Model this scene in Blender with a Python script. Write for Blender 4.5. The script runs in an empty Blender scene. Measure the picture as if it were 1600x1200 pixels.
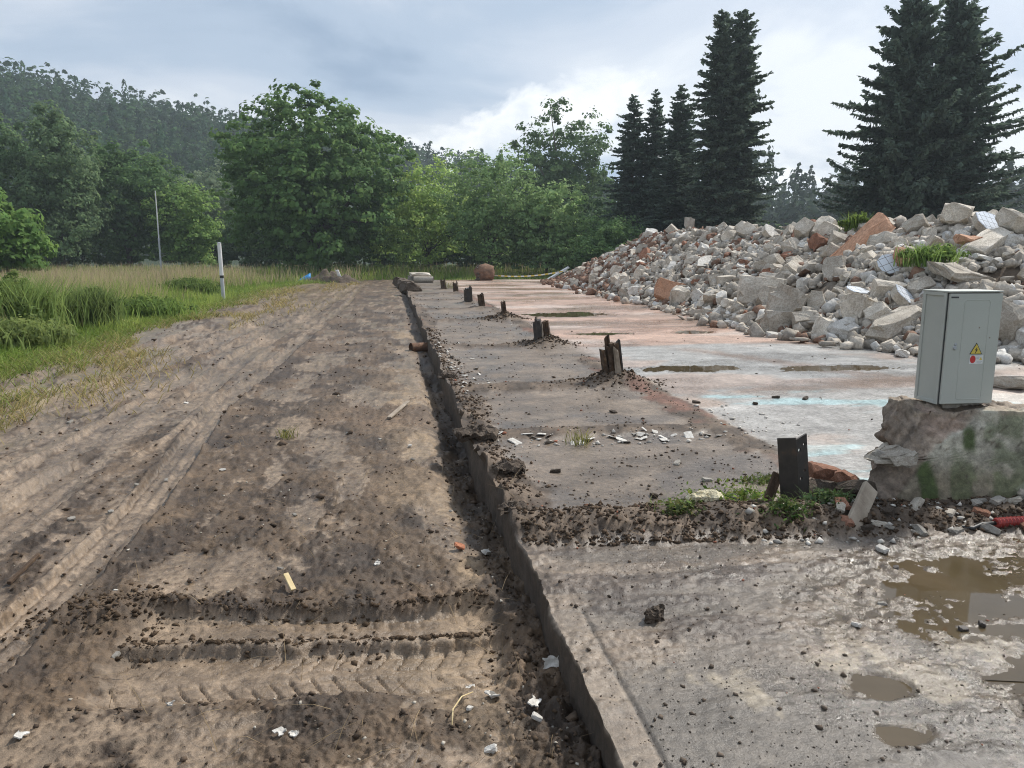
import bpy, bmesh, math, random
import numpy as np
from mathutils import Vector, Matrix

random.seed(7)
RNG = np.random.default_rng(11)
SC = bpy.context.scene
COL = SC.collection

# ------------------------------------------------------------------ camera, world, sun, exposure
CAM_H = 1.55
PITCH = math.atan(202 / 1180.0)
YAW = math.radians(9.02)
cam_d = bpy.data.cameras.new('camera')
cam_d.sensor_width = 36.0
cam_d.lens = 36.0 * 1180 / 1600
cam_d.clip_start = 0.05
cam_d.clip_end = 6000
cam = bpy.data.objects.new('camera', cam_d)
COL.objects.link(cam)
cam.location = (0, 0, CAM_H)
cam.rotation_euler = (math.pi / 2 - PITCH, 0, -YAW)
SC.camera = cam

SUN_AZ = math.radians(58)      # clockwise from +Y (the slab's direction), ahead and to the right
SUN_EL = math.radians(46)
sun_dir = Vector((math.sin(SUN_AZ) * math.cos(SUN_EL), math.cos(SUN_AZ) * math.cos(SUN_EL), math.sin(SUN_EL)))
sun_d = bpy.data.lights.new('sun', 'SUN')
sun_d.energy = 3.6
sun_d.angle = math.radians(4)
sun_d.color = (1.0, 0.95, 0.87)
sun = bpy.data.objects.new('sun', sun_d)
COL.objects.link(sun)
sun.rotation_euler = (-sun_dir).to_track_quat('-Z', 'Y').to_euler()
sun.location = (0, 0, 60)

CUM_OFF = (7.7, 2.2, 1.4)
world = bpy.data.worlds.new('World')
SC.world = world
world.use_nodes = True


def build_world():
    nt = world.node_tree
    nt.nodes.clear()
    N, L = nt.nodes.new, nt.links.new

    def math_n(op, a, b=None, clamp=False):
        n = N('ShaderNodeMath'); n.operation = op; n.use_clamp = clamp
        for i, v in enumerate((a, b)):
            if v is None: continue
            if isinstance(v, (int, float)): n.inputs[i].default_value = v
            else: L(v, n.inputs[i])
        return n.outputs[0]

    def ramp(fac, stops, interp='EASE'):
        n = N('ShaderNodeValToRGB'); n.color_ramp.interpolation = interp
        el = n.color_ramp.elements
        while len(el) < len(stops): el.new(0.5)
        for e, (p, c) in zip(el, stops):
            e.position = p; e.color = (c[0], c[1], c[2], 1)
        L(fac, n.inputs[0])
        return n.outputs[0]

    def noise(vec, scale, detail, rough, dist=0.0):
        n = N('ShaderNodeTexNoise'); n.noise_dimensions = '3D'
        L(vec, n.inputs['Vector'])
        n.inputs['Scale'].default_value = scale; n.inputs['Detail'].default_value = detail
        n.inputs['Roughness'].default_value = rough; n.inputs['Distortion'].default_value = dist
        return n.outputs['Fac']

    def mix(fac, a, b):
        n = N('ShaderNodeMix'); n.data_type = 'RGBA'
        if isinstance(fac, (int, float)): n.inputs[0].default_value = fac
        else: L(fac, n.inputs[0])
        for s, v in ((6, a), (7, b)):
            if isinstance(v, tuple): n.inputs[s].default_value = (*v, 1)
            else: L(v, n.inputs[s])
        return n.outputs[2]

    sky = N('ShaderNodeTexSky'); sky.sky_type = 'NISHITA'; sky.sun_disc = False
    sky.sun_elevation = SUN_EL; sky.sun_rotation = SUN_AZ
    sky.air_density = 1.2; sky.dust_density = 2.5; sky.ozone_density = 1.5
    tc = N('ShaderNodeTexCoord')
    d = tc.outputs['Generated']
    sep = N('ShaderNodeSeparateXYZ'); L(d, sep.inputs[0])
    X, Y, Z = sep.outputs
    zz = math_n('ADD', math_n('MAXIMUM', Z, 0.0), 0.16)
    comb = N('ShaderNodeCombineXYZ')
    L(math_n('DIVIDE', X, zz), comb.inputs[0]); L(math_n('DIVIDE', Y, zz), comb.inputs[1])
    comb.inputs[2].default_value = 3.7
    p = comb.outputs[0]
    n1 = noise(p, 0.95, 9, 0.52, 0.5)
    n2 = noise(p, 0.42, 4, 0.5, 0.3)
    lay = math_n('ADD', math_n('MULTIPLY', n1, 0.62), math_n('MULTIPLY', n2, 0.5))
    # high grey layer; strengths are in the units of the sky texture (x10 of what is seen at 0.1)
    layer = ramp(lay, [(0.40, (2.6, 3.5, 4.9)), (0.49, (4.0, 4.9, 6.2)), (0.575, (5.6, 6.2, 7.2)), (0.68, (7.9, 8.2, 8.6))])
    base = mix(0.92, sky.outputs[0], layer)
    # cumulus heads standing above the horizon all round
    cm = N('ShaderNodeMapping'); cm.inputs['Scale'].default_value = (1, 1, 1.5); cm.inputs['Location'].default_value = CUM_OFF; L(d, cm.inputs['Vector'])
    dd = cm.outputs[0]
    c1 = noise(dd, 6.5, 10, 0.56, 0.25)
    c0 = noise(dd, 2.6, 2, 0.5)
    az = N('ShaderNodeVectorMath'); az.operation = 'DOT_PRODUCT'
    a0 = math.radians(9.02 + 3.4)
    az.inputs[1].default_value = (math.sin(a0), math.cos(a0), 0.0)
    L(d, az.inputs[0])
    bump = math_n('POWER', math_n('MAXIMUM', az.outputs['Value'], 0.0), 40)
    top = math_n('ADD', math_n('MULTIPLY', c0, 0.14), math_n('MULTIPLY', bump, 0.265))
    top = math_n('ADD', top, math_n('MULTIPLY', math_n('SUBTRACT', c1, 0.5), 0.36))
    edge = math_n('SUBTRACT', top, Z)
    mask = math_n('MULTIPLY', edge, 30, clamp=True)
    depth = math_n('MULTIPLY', edge, 5.2, clamp=True)
    c2 = noise(dd, 13.0, 9, 0.58, 0.2)
    shade = math_n('ADD', depth, math_n('MULTIPLY', math_n('SUBTRACT', c2, 0.5), 1.5), clamp=True)
    cum = ramp(shade, [(0.0, (9.9, 10.0, 10.1)), (0.28, (8.4, 8.7, 9.1)), (0.60, (6.3, 7.0, 7.9)), (1.0, (4.0, 5.0, 6.5))], 'LINEAR')
    col = mix(math_n('MULTIPLY', mask, 0.95), base, cum)
    # thin cloud is brighter towards the sun
    sd = N('ShaderNodeVectorMath'); sd.operation = 'DOT_PRODUCT'
    sd.inputs[1].default_value = tuple(sun_dir); L(d, sd.inputs[0])
    glow = math_n('ADD', 0.90, math_n('MULTIPLY', math_n('POWER', math_n('MAXIMUM', sd.outputs['Value'], 0.0), 5), 0.22))
    glow = math_n('ADD', glow, math_n('MULTIPLY', math_n('POWER', math_n('MAXIMUM', sd.outputs['Value'], 0.0), 28), 1.2))
    vm = N('ShaderNodeVectorMath'); vm.operation = 'SCALE'
    L(col, vm.inputs[0]); L(glow, vm.inputs['Scale'])
    bg = N('ShaderNodeBackground'); bg.inputs['Strength'].default_value = 0.1
    L(vm.outputs[0], bg.inputs['Color'])
    out = N('ShaderNodeOutputWorld'); L(bg.outputs[0], out.inputs['Surface'])


build_world()
SC.view_settings.view_transform = 'Standard'
SC.view_settings.look = 'None'
SC.view_settings.exposure = 0.4
SC.view_settings.gamma = 1.0
SC.view_settings.use_curve_mapping = False
SC.render.engine = 'CYCLES'
cy = SC.cycles
cy.max_bounces = 4
cy.diffuse_bounces = 2
cy.glossy_bounces = 2
cy.transmission_bounces = 3
cy.volume_bounces = 0
cy.caustics_reflective = False
cy.caustics_refractive = False
cy.use_denoising = True
cy.denoising_prefilter = 'NONE'
cy.filter_width = 1.05
cy.use_adaptive_sampling = True
cy.adaptive_threshold = 0.02

# ------------------------------------------------------------------ helpers: pixels of the layout sketch to places on the ground
F_PX = 1180.0


def ray(px, py):
    x = (px - 800) / F_PX; y = -(py - 600) / F_PX
    d = (x, math.cos(PITCH) + y * math.sin(PITCH), -math.sin(PITCH) + y * math.cos(PITCH))
    c, s = math.cos(YAW), math.sin(YAW)
    return np.array((d[0] * c + d[1] * s, -d[0] * s + d[1] * c, d[2]))


def gp(px, py, z=0.0):
    d = ray(px, py); t = (z - CAM_H) / d[2]
    return np.array((d[0] * t, d[1] * t, z))


def at(px, py, Y):
    d = ray(px, py); t = Y / d[1]
    return np.array((d[0] * t, Y, CAM_H + d[2] * t))


# ------------------------------------------------------------------ helpers: noise
def _h(ix, iy, iz, seed):
    h = (ix.astype(np.int64) * 374761393 + iy.astype(np.int64) * 668265263 + iz * 2147483647 + seed * 974634777) & 0xFFFFFFFF
    h = ((h ^ (h >> 13)) * 1274126177) & 0xFFFFFFFF
    h = ((h ^ (h >> 16)) * 2246822519) & 0xFFFFFFFF
    return ((h ^ (h >> 15)) & 0xFFFFFF) / float(0x1000000)


def vn(x, y, seed=0):
    x = np.asarray(x, float); y = np.asarray(y, float)
    ix = np.floor(x); iy = np.floor(y); fx = x - ix; fy = y - iy
    fx = fx * fx * fx * (fx * (fx * 6 - 15) + 10); fy = fy * fy * fy * (fy * (fy * 6 - 15) + 10)
    a = _h(ix, iy, 0, seed); b = _h(ix + 1, iy, 0, seed); c = _h(ix, iy + 1, 0, seed); d = _h(ix + 1, iy + 1, 0, seed)
    return (a + (b - a) * fx) * (1 - fy) + (c + (d - c) * fx) * fy


def fbm(x, y, octv=4, seed=0, gain=0.5):
    s = 0; a = 1.0; t = 0
    for o in range(octv):
        ang = 0.5 + o * 1.1
        ca, sa = math.cos(ang), math.sin(ang)
        s = s + a * vn(x * ca - y * sa + o * 17.3, x * sa + y * ca - o * 9.1, seed + o)
        t += a; a *= gain; x = x * 2.03; y = y * 2.03
    return s / t


def vn3(P, seed=0):
    x, y, z = P[:, 0], P[:, 1], P[:, 2]
    iz = np.floor(z); f = z - iz; f = f * f * (3 - 2 * f)
    a = vn(x + iz * 37.7, y + iz * 11.3, seed); b = vn(x + (iz + 1) * 37.7, y + (iz + 1) * 11.3, seed)
    return a + (b - a) * f


def worley(x, y, seed=0):
    ix = np.floor(x); iy = np.floor(y)
    f1 = np.full(np.shape(x), 9.0); rid = np.zeros(np.shape(x))
    for dx in (-1, 0, 1):
        for dy in (-1, 0, 1):
            cx = ix + dx; cyy = iy + dy
            px = cx + _h(cx, cyy, 1, seed); py = cyy + _h(cx, cyy, 2, seed)
            d = (px - x) ** 2 + (py - y) ** 2
            m = d < f1
            f1 = np.where(m, d, f1); rid = np.where(m, _h(cx, cyy, 3, seed), rid)
    return np.sqrt(f1), rid


def sst(a, b, x):
    t = np.clip((x - a) / (b - a), 0, 1)
    return t * t * (3 - 2 * t)


def lerp3(c, d, m):
    return c * (1 - m[..., None]) + np.asarray(d) * m[..., None]


# ------------------------------------------------------------------ helpers: objects
def make_mesh(name, V, F, mat=None, col=None, rgh=None, smooth=False):
    V = np.ascontiguousarray(V, np.float32); 
    me = bpy.data.meshes.new(name)
    if isinstance(F, np.ndarray):
        k = F.shape[1]; nf = F.shape[0]
        me.vertices.add(len(V)); me.vertices.foreach_set('co', V.ravel())
        me.loops.add(nf * k); me.loops.foreach_set('vertex_index', np.ascontiguousarray(F, np.int32).ravel())
        me.polygons.add(nf)
        me.polygons.foreach_set('loop_start', np.arange(0, nf * k, k, dtype=np.int32))
        me.update(calc_edges=True)
    else:
        me.from_pydata([tuple(map(float, v)) for v in V], [], F)
        me.update()
    me.validate()
    if smooth:
        me.polygons.foreach_set('use_smooth', np.ones(len(me.polygons), bool))
    if col is not None:
        a = me.attributes.new('Col', 'FLOAT_COLOR', 'POINT')
        c = np.ones((len(V), 4), np.float32); c[:, :3] = col
        a.data.foreach_set('color', c.ravel())
    if rgh is not None:
        a = me.attributes.new('Rgh', 'FLOAT', 'POINT')
        a.data.foreach_set('value', np.ascontiguousarray(rgh, np.float32))
    if mat is not None: me.materials.append(mat)
    return me


def link(name, data, parent=None, loc=None, **props):
    o = bpy.data.objects.new(name, data)
    COL.objects.link(o)
    if parent is not None: o.parent = parent
    if loc is not None: o.location = loc
    for k, v in props.items(): o[k] = v
    return o


def thing(name, loc, label, cat, group=None, rz=0.0):
    o = link(name, None, None, loc, label=label, category=cat)
    o.rotation_euler = (0, 0, rz)
    if group: o['group'] = group
    return o


def tag(o, label, cat, group=None):
    o['label'] = label; o['category'] = cat
    if group: o['group'] = group
    return o


def boxVF(x0, x1, y0, y1, z0, z1):
    V = np.array([(x, y, z) for z in (z0, z1) for y in (y0, y1) for x in (x0, x1)], float)
    F = [(0, 2, 3, 1), (4, 5, 7, 6), (0, 1, 5, 4), (2, 6, 7, 3), (0, 4, 6, 2), (1, 3, 7, 5)]
    return V, F


def bevel_box(name, x0, x1, y0, y1, z0, z1, mat, bev=0.005, seg=2):
    V, F = boxVF(x0, x1, y0, y1, z0, z1)
    bm = bmesh.new()
    vs = [bm.verts.new(v) for v in V]
    for f in F: bm.faces.new([vs[i] for i in f])
    bmesh.ops.recalc_face_normals(bm, faces=bm.faces[:])
    bmesh.ops.bevel(bm, geom=bm.edges[:], offset=bev, segments=seg, affect='EDGES', profile=0.6)
    me = bpy.data.meshes.new(name); bm.to_mesh(me); bm.free()
    me.materials.append(mat)
    return me


def tube(P, R, n=8, cap=True):
    """swept tube through points P with radii R -> V, F(list)"""
    P = np.asarray(P, float); R = np.broadcast_to(np.asarray(R, float), (len(P),))
    V = []; F = []
    for i in range(len(P)):
        t = P[min(i + 1, len(P) - 1)] - P[max(i - 1, 0)]
        t = t / (np.linalg.norm(t) + 1e-9)
        a = np.cross(t, (0.31, 0.17, 0.93) if abs(t[2]) < 0.9 else (1, 0, 0)); a /= np.linalg.norm(a)
        b = np.cross(t, a)
        for k in range(n):
            an = 2 * math.pi * k / n
            V.append(P[i] + R[i] * (a * math.cos(an) + b * math.sin(an)))
    for i in range(len(P) - 1):
        for k in range(n):
            k2 = (k + 1) % n
            F.append((i * n + k, i * n + k2, (i + 1) * n + k2, (i + 1) * n + k))
    if cap:
        F.append(tuple(range(n - 1, -1, -1))); F.append(tuple((len(P) - 1) * n + k for k in range(n)))
    return np.array(V), F


def joinVF(parts):
    V = []; F = []; o = 0
    for v, f in parts:
        V.append(v); F += [tuple(i + o for i in g) for g in f]; o += len(v)
    return np.concatenate(V), F


def gridbox(nx, ny, nz):
    """surface of the unit cube, gridded and welded -> V in [0,1]^3, F list"""
    idx = {}; V = []; F = []

    def vid(i, j, k):
        if (i, j, k) not in idx:
            idx[(i, j, k)] = len(V); V.append((i / nx, j / ny, k / nz))
        return idx[(i, j, k)]
    for i in range(nx):
        for j in range(ny):
            F.append((vid(i, j, 0), vid(i, j + 1, 0), vid(i + 1, j + 1, 0), vid(i + 1, j, 0)))
            F.append((vid(i, j, nz), vid(i + 1, j, nz), vid(i + 1, j + 1, nz), vid(i, j + 1, nz)))
    for i in range(nx):
        for k in range(nz):
            F.append((vid(i, 0, k), vid(i + 1, 0, k), vid(i + 1, 0, k + 1), vid(i, 0, k + 1)))
            F.append((vid(i, ny, k), vid(i, ny, k + 1), vid(i + 1, ny, k + 1), vid(i + 1, ny, k)))
    for j in range(ny):
        for k in range(nz):
            F.append((vid(0, j, k), vid(0, j, k + 1), vid(0, j + 1, k + 1), vid(0, j + 1, k)))
            F.append((vid(nx, j, k), vid(nx, j + 1, k), vid(nx, j + 1, k + 1), vid(nx, j, k + 1)))
    return np.array(V), F


# ------------------------------------------------------------------ helpers: materials
def nodes(name):
    m = bpy.data.materials.new(name); m.use_nodes = True
    nt = m.node_tree; b = nt.nodes['Principled BSDF']
    return m, nt, b


def _noise(nt, scale, detail=6, rough=0.6, vec=None):
    n = nt.nodes.new('ShaderNodeTexNoise')
    n.inputs['Scale'].default_value = scale; n.inputs['Detail'].default_value = detail; n.inputs['Roughness'].default_value = rough
    if vec is None:
        t = nt.nodes.new('ShaderNodeTexCoord'); vec = t.outputs['Object']
    nt.links.new(vec, n.inputs['Vector'])
    return n.outputs['Fac']


def _ramp(nt, fac, stops):
    n = nt.nodes.new('ShaderNodeValToRGB')
    el = n.color_ramp.elements
    while len(el) < len(stops): el.new(0.5)
    for e, (p, c) in zip(el, stops):
        e.position = p; e.color = (*c, 1) if len(c) == 3 else c
    nt.links.new(fac, n.inputs[0])
    return n.outputs[0]


def _mul(nt, a, b, fac=1.0, mode='MULTIPLY'):
    n = nt.nodes.new('ShaderNodeMix'); n.data_type = 'RGBA'; n.blend_type = mode; n.inputs[0].default_value = fac
    nt.links.new(a, n.inputs[6]); nt.links.new(b, n.inputs[7])
    return n.outputs[2]


def _bump(nt, b, h, strength, dist):
    n = nt.nodes.new('ShaderNodeBump'); n.inputs['Strength'].default_value = strength; n.inputs['Distance'].default_value = dist
    nt.links.new(h, n.inputs['Height']); nt.links.new(n.outputs[0], b.inputs['Normal'])


def mat_plain(name, stops, scale=4, rough=0.8, bump=0.0, dist=0.02, bscale=None, spec=0.4, metallic=0.0, rand=0.0, detail=7, fine=None):
    """noise-graded surface colour with a little relief; rand varies the tone from piece to piece"""
    m, nt, b = nodes(name)
    c = _ramp(nt, _noise(nt, scale, detail), stops)
    if fine:
        c = _mul(nt, c, _ramp(nt, _noise(nt, fine, 4, 0.7), [(0.3, (0.62, 0.6, 0.58)), (0.62, (1.15, 1.15, 1.15))]))
    if rand:
        oi = nt.nodes.new('ShaderNodeObjectInfo')
        r = _ramp(nt, oi.outputs['Random'], [(0, (1 - rand, 1 - rand * 1.06, 1 - rand * 1.15)), (1, (1 + rand, 1 + rand * 0.97, 1 + rand * 0.9))])
        c = _mul(nt, c, r)
    nt.links.new(c, b.inputs['Base Color'])
    b.inputs['Roughness'].default_value = rough; b.inputs['Metallic'].default_value = metallic
    b.inputs['Specular IOR Level'].default_value = spec
    if bump: _bump(nt, b, _noise(nt, bscale or scale * 3, 8, 0.65), bump, dist)
    return m


def mat_ground(name, fine=90, bump=0.5, dist=0.012, k=1.0):
    """surface colour and wetness come with the mesh; grain and fine relief from noise"""
    m, nt, b = nodes(name)
    a = nt.nodes.new('ShaderNodeAttribute'); a.attribute_name = 'Col'
    r = nt.nodes.new('ShaderNodeAttribute'); r.attribute_name = 'Rgh'
    n1 = _noise(nt, fine * 0.2, 6, 0.78)
    g = _ramp(nt, n1, [(0.34, tuple(1 - k * v for v in (0.64, 0.655, 0.67))), (0.46, tuple(1 - k * v for v in (0.18, 0.19, 0.20))), (0.54, (1.07, 1.06, 1.05)), (0.68, tuple(1 + k * v for v in (0.75, 0.73, 0.70)))])
    g2 = _ramp(nt, _noise(nt, fine * 0.035, 3, 0.6), [(0.32, (0.76, 0.75, 0.74)), (0.66, (1.22, 1.22, 1.22))])
    c = _mul(nt, _mul(nt, a.outputs['Color'], g), g2)
    nt.links.new(c, b.inputs['Base Color'])
    nt.links.new(r.outputs['Fac'], b.inputs['Roughness'])
    b.inputs['Specular IOR Level'].default_value = 0.45
    _bump(nt, b, n1, bump, dist)
    return m


def mat_leaf(name, trans=0.35, rough=0.7, spec=0.1):
    m, nt, b = nodes(name)
    a = nt.nodes.new('ShaderNodeAttribute'); a.attribute_name = 'Col'
    nt.links.new(a.outputs['Color'], b.inputs['Base Color'])
    b.inputs['Roughness'].default_value = rough; b.inputs['Specular IOR Level'].default_value = spec
    t = nt.nodes.new('ShaderNodeBsdfTranslucent')
    hs = nt.nodes.new('ShaderNodeHueSaturation'); hs.inputs['Hue'].default_value = 0.48; hs.inputs['Value'].default_value = 1.25
    nt.links.new(a.outputs['Color'], hs.inputs['Color']); nt.links.new(hs.outputs[0], t.inputs['Color'])
    mx = nt.nodes.new('ShaderNodeMixShader'); mx.inputs[0].default_value = trans
    nt.links.new(b.outputs[0], mx.inputs[1]); nt.links.new(t.outputs[0], mx.inputs[2])
    nt.links.new(mx.outputs[0], nt.nodes['Material Output'].inputs['Surface'])
    return m


M = {}
M['mud'] = mat_ground('wet_soil', 80, 0.7, 0.018, 0.72)
M['slab'] = mat_ground('worn_concrete', 110, 0.7, 0.010, 0.62)
M['leaf'] = mat_leaf('foliage', 0.5)
M['needle'] = mat_leaf('needles', 0.3, 0.8)
M['grass'] = mat_leaf('grass', 0.4)
M['bark'] = mat_plain('bark', [(0.3, (0.045, 0.035, 0.027)), (0.7, (0.12, 0.098, 0.078))], 6, 0.9, 0.6, 0.03)
M['concrete'] = mat_plain('broken_concrete', [(0.25, (0.33, 0.29, 0.24)), (0.5, (0.50, 0.455, 0.39)), (0.75, (0.66, 0.62, 0.55))], 2.2, 0.9, 0.7, 0.03, 11, 0.25, rand=0.22, fine=26)
M['pale'] = mat_plain('pale_plaster', [(0.25, (0.46, 0.435, 0.39)), (0.6, (0.66, 0.64, 0.6))], 2.4, 0.85, 0.5, 0.02, 14, 0.3, rand=0.14, fine=22)
M['brick'] = mat_plain('red_brick', [(0.25, (0.15, 0.075, 0.05)), (0.55, (0.29, 0.15, 0.10)), (0.8, (0.38, 0.25, 0.19))], 3.0, 0.92, 0.5, 0.02, 16, 0.2, rand=0.25, fine=24)
M['orange'] = mat_plain('orange_render', [(0.25, (0.42, 0.22, 0.13)), (0.7, (0.55, 0.33, 0.22))], 3.0, 0.85, 0.4, 0.01, 18, 0.3, fine=22)
M['soil'] = mat_plain('soil', [(0.3, (0.055, 0.04, 0.029)), (0.7, (0.13, 0.10, 0.075))], 9, 0.85, 0.8, 0.03, 30, 0.3, fine=60)
M['gravel'] = mat_leaf('gravel', 0.0, 0.85)
M['stone'] = mat_plain('grey_stone', [(0.3, (0.2, 0.185, 0.16)), (0.7, (0.36, 0.335, 0.3))], 6, 0.85, 0.6, 0.01, 30, 0.3, rand=0.2)
M['steel'] = mat_plain('dark_steel', [(0.3, (0.022, 0.019, 0.017)), (0.55, (0.045, 0.037, 0.031)), (0.72, (0.12, 0.07, 0.042))], 9, 0.62, 0.35, 0.004, 40, 0.5)
M['timber'] = mat_plain('rotten_timber', [(0.3, (0.035, 0.024, 0.017)), (0.55, (0.085, 0.055, 0.035)), (0.75, (0.21, 0.14, 0.08))], 9, 0.9, 0.8, 0.012, 30, 0.25)
M['wood'] = mat_plain('weathered_wood', [(0.3, (0.19, 0.15, 0.11)), (0.7, (0.38, 0.32, 0.25))], 9, 0.85, 0.5, 0.006, 40)
M['palewood'] = mat_plain('fresh_wood', [(0.3, (0.5, 0.38, 0.19)), (0.7, (0.68, 0.55, 0.32))], 20, 0.8, 0.3, 0.004, 60)
M['foam'] = mat_plain('yellow_foam', [(0.3, (0.5, 0.43, 0.27)), (0.65, (0.72, 0.66, 0.48))], 16, 0.9, 0.9, 0.02, 34, 0.2)
M['cabinet'] = mat_plain('grey_coated_sheet', [(0.3, (0.43, 0.44, 0.40)), (0.7, (0.475, 0.485, 0.445))], 2.5, 0.5, 0.04, 0.002, 60, 0.4)
M['cabinet_dark'] = mat_plain('gap_shade_and_plate', [(0.3, (0.05, 0.05, 0.05)), (0.7, (0.08, 0.08, 0.08))], 10, 0.7)  # name plate colour; also paints the shade between door and body
M['yellow'] = mat_plain('sign_yellow', [(0.3, (0.62, 0.47, 0.08)), (0.7, (0.70, 0.54, 0.11))], 8, 0.45)
M['black'] = mat_plain('black_print', [(0.3, (0.016, 0.016, 0.016)), (0.7, (0.03, 0.03, 0.03))], 8, 0.5)
M['white'] = mat_plain('white_paint', [(0.3, (0.62, 0.62, 0.61)), (0.7, (0.76, 0.76, 0.75))], 5, 0.5)
M['greypost'] = mat_plain('galvanised', [(0.3, (0.36, 0.38, 0.4)), (0.7, (0.5, 0.52, 0.54))], 4, 0.45, 0.1, 0.003, 30)
M['red'] = mat_plain('sign_red', [(0.3, (0.5, 0.03, 0.03)), (0.7, (0.6, 0.06, 0.05))], 8, 0.5)
M['hose'] = mat_plain('red_plastic', [(0.3, (0.2, 0.025, 0.022)), (0.7, (0.34, 0.05, 0.04))], 10, 0.4)
M['tarp'] = mat_plain('blue_plastic', [(0.3, (0.02, 0.22, 0.55)), (0.7, (0.05, 0.32, 0.68))], 5, 0.4)
M['rust'] = mat_plain('rusty_brown', [(0.3, (0.08, 0.045, 0.03)), (0.55, (0.18, 0.10, 0.06)), (0.8, (0.3, 0.2, 0.13))], 5, 0.9, 0.7, 0.04, 14)
M['terracotta'] = mat_plain('terracotta', [(0.3, (0.34, 0.12, 0.06)), (0.7, (0.46, 0.2, 0.11))], 8, 0.85, 0.3, 0.01, 30)


def mat_tile():
    m, nt, b = nodes('white_tiles')
    tc = nt.nodes.new('ShaderNodeTexCoord')
    br = nt.nodes.new('ShaderNodeTexBrick')
    nt.links.new(tc.outputs['Object'], br.inputs['Vector'])
    br.offset = 0.0
    br.inputs['Scale'].default_value = 1.0
    br.inputs['Color1'].default_value = (0.66, 0.70, 0.75, 1); br.inputs['Color2'].default_value = (0.72, 0.75, 0.79, 1)
    br.inputs['Mortar'].default_value = (0.2, 0.19, 0.18, 1)
    br.inputs['Mortar Size'].default_value = 0.006
    br.inputs['Brick Width'].default_value = 0.15; br.inputs['Row Height'].default_value = 0.15
    nt.links.new(br.outputs['Color'], b.inputs['Base Color'])
    b.inputs['Roughness'].default_value = 0.18
    return m


M['tile'] = mat_tile()


def mat_water():
    m, nt, b = nodes('muddy_water')
    c = _ramp(nt, _noise(nt, 2.2, 4), [(0.3, (0.062, 0.045, 0.024)), (0.7, (0.10, 0.074, 0.042))])
    nt.links.new(c, b.inputs['Base Color'])
    b.inputs['Roughness'].default_value = 0.03; b.inputs['IOR'].default_value = 1.33
    _bump(nt, b, _noise(nt, 9, 3), 0.05, 0.004)
    return m


M['water'] = mat_water()

# ------------------------------------------------------------------ the muddy ground (left)
EDGE_X = 0.66
MUD_Z = -0.185


def rows(y0, y1, k, lo, hi):
    ys = [y0]
    while ys[-1] < y1:
        ys.append(ys[-1] + min(max(lo, k * ys[-1] ** 2), hi))
    return np.array(ys)


GX_Y = [0, 8, 11.8, 14.4, 19, 24, 38, 46, 52]
GX_X = [-5.2, -5.4, -5.62, -6.1, -5.9, -6.0, -6.4, -5.5, -2.0]


def grass_edge(y):
    return np.interp(y, GX_Y, GX_X)


def edge_wob(y):
    return -0.05 * sst(0.55, 0.85, vn(y * 0.8, y * 0 + 5, 4)) * sst(4.2, 5, y) * (0.4 + vn(y * 13, y * 0, 3)) + 0.03 * (vn(y * 1.7, y * 0 + 3, 5) - 0.5) + 0.022 * (vn(y * 9, y * 0 + 1, 6) - 0.5) + 0.012 * (vn(y * 31, y * 0 + 1, 7) - 0.5) - 0.035 * sst(0.74, 0.86, vn(y * 2.9, y * 0 + 8, 9)) * -1


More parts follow.
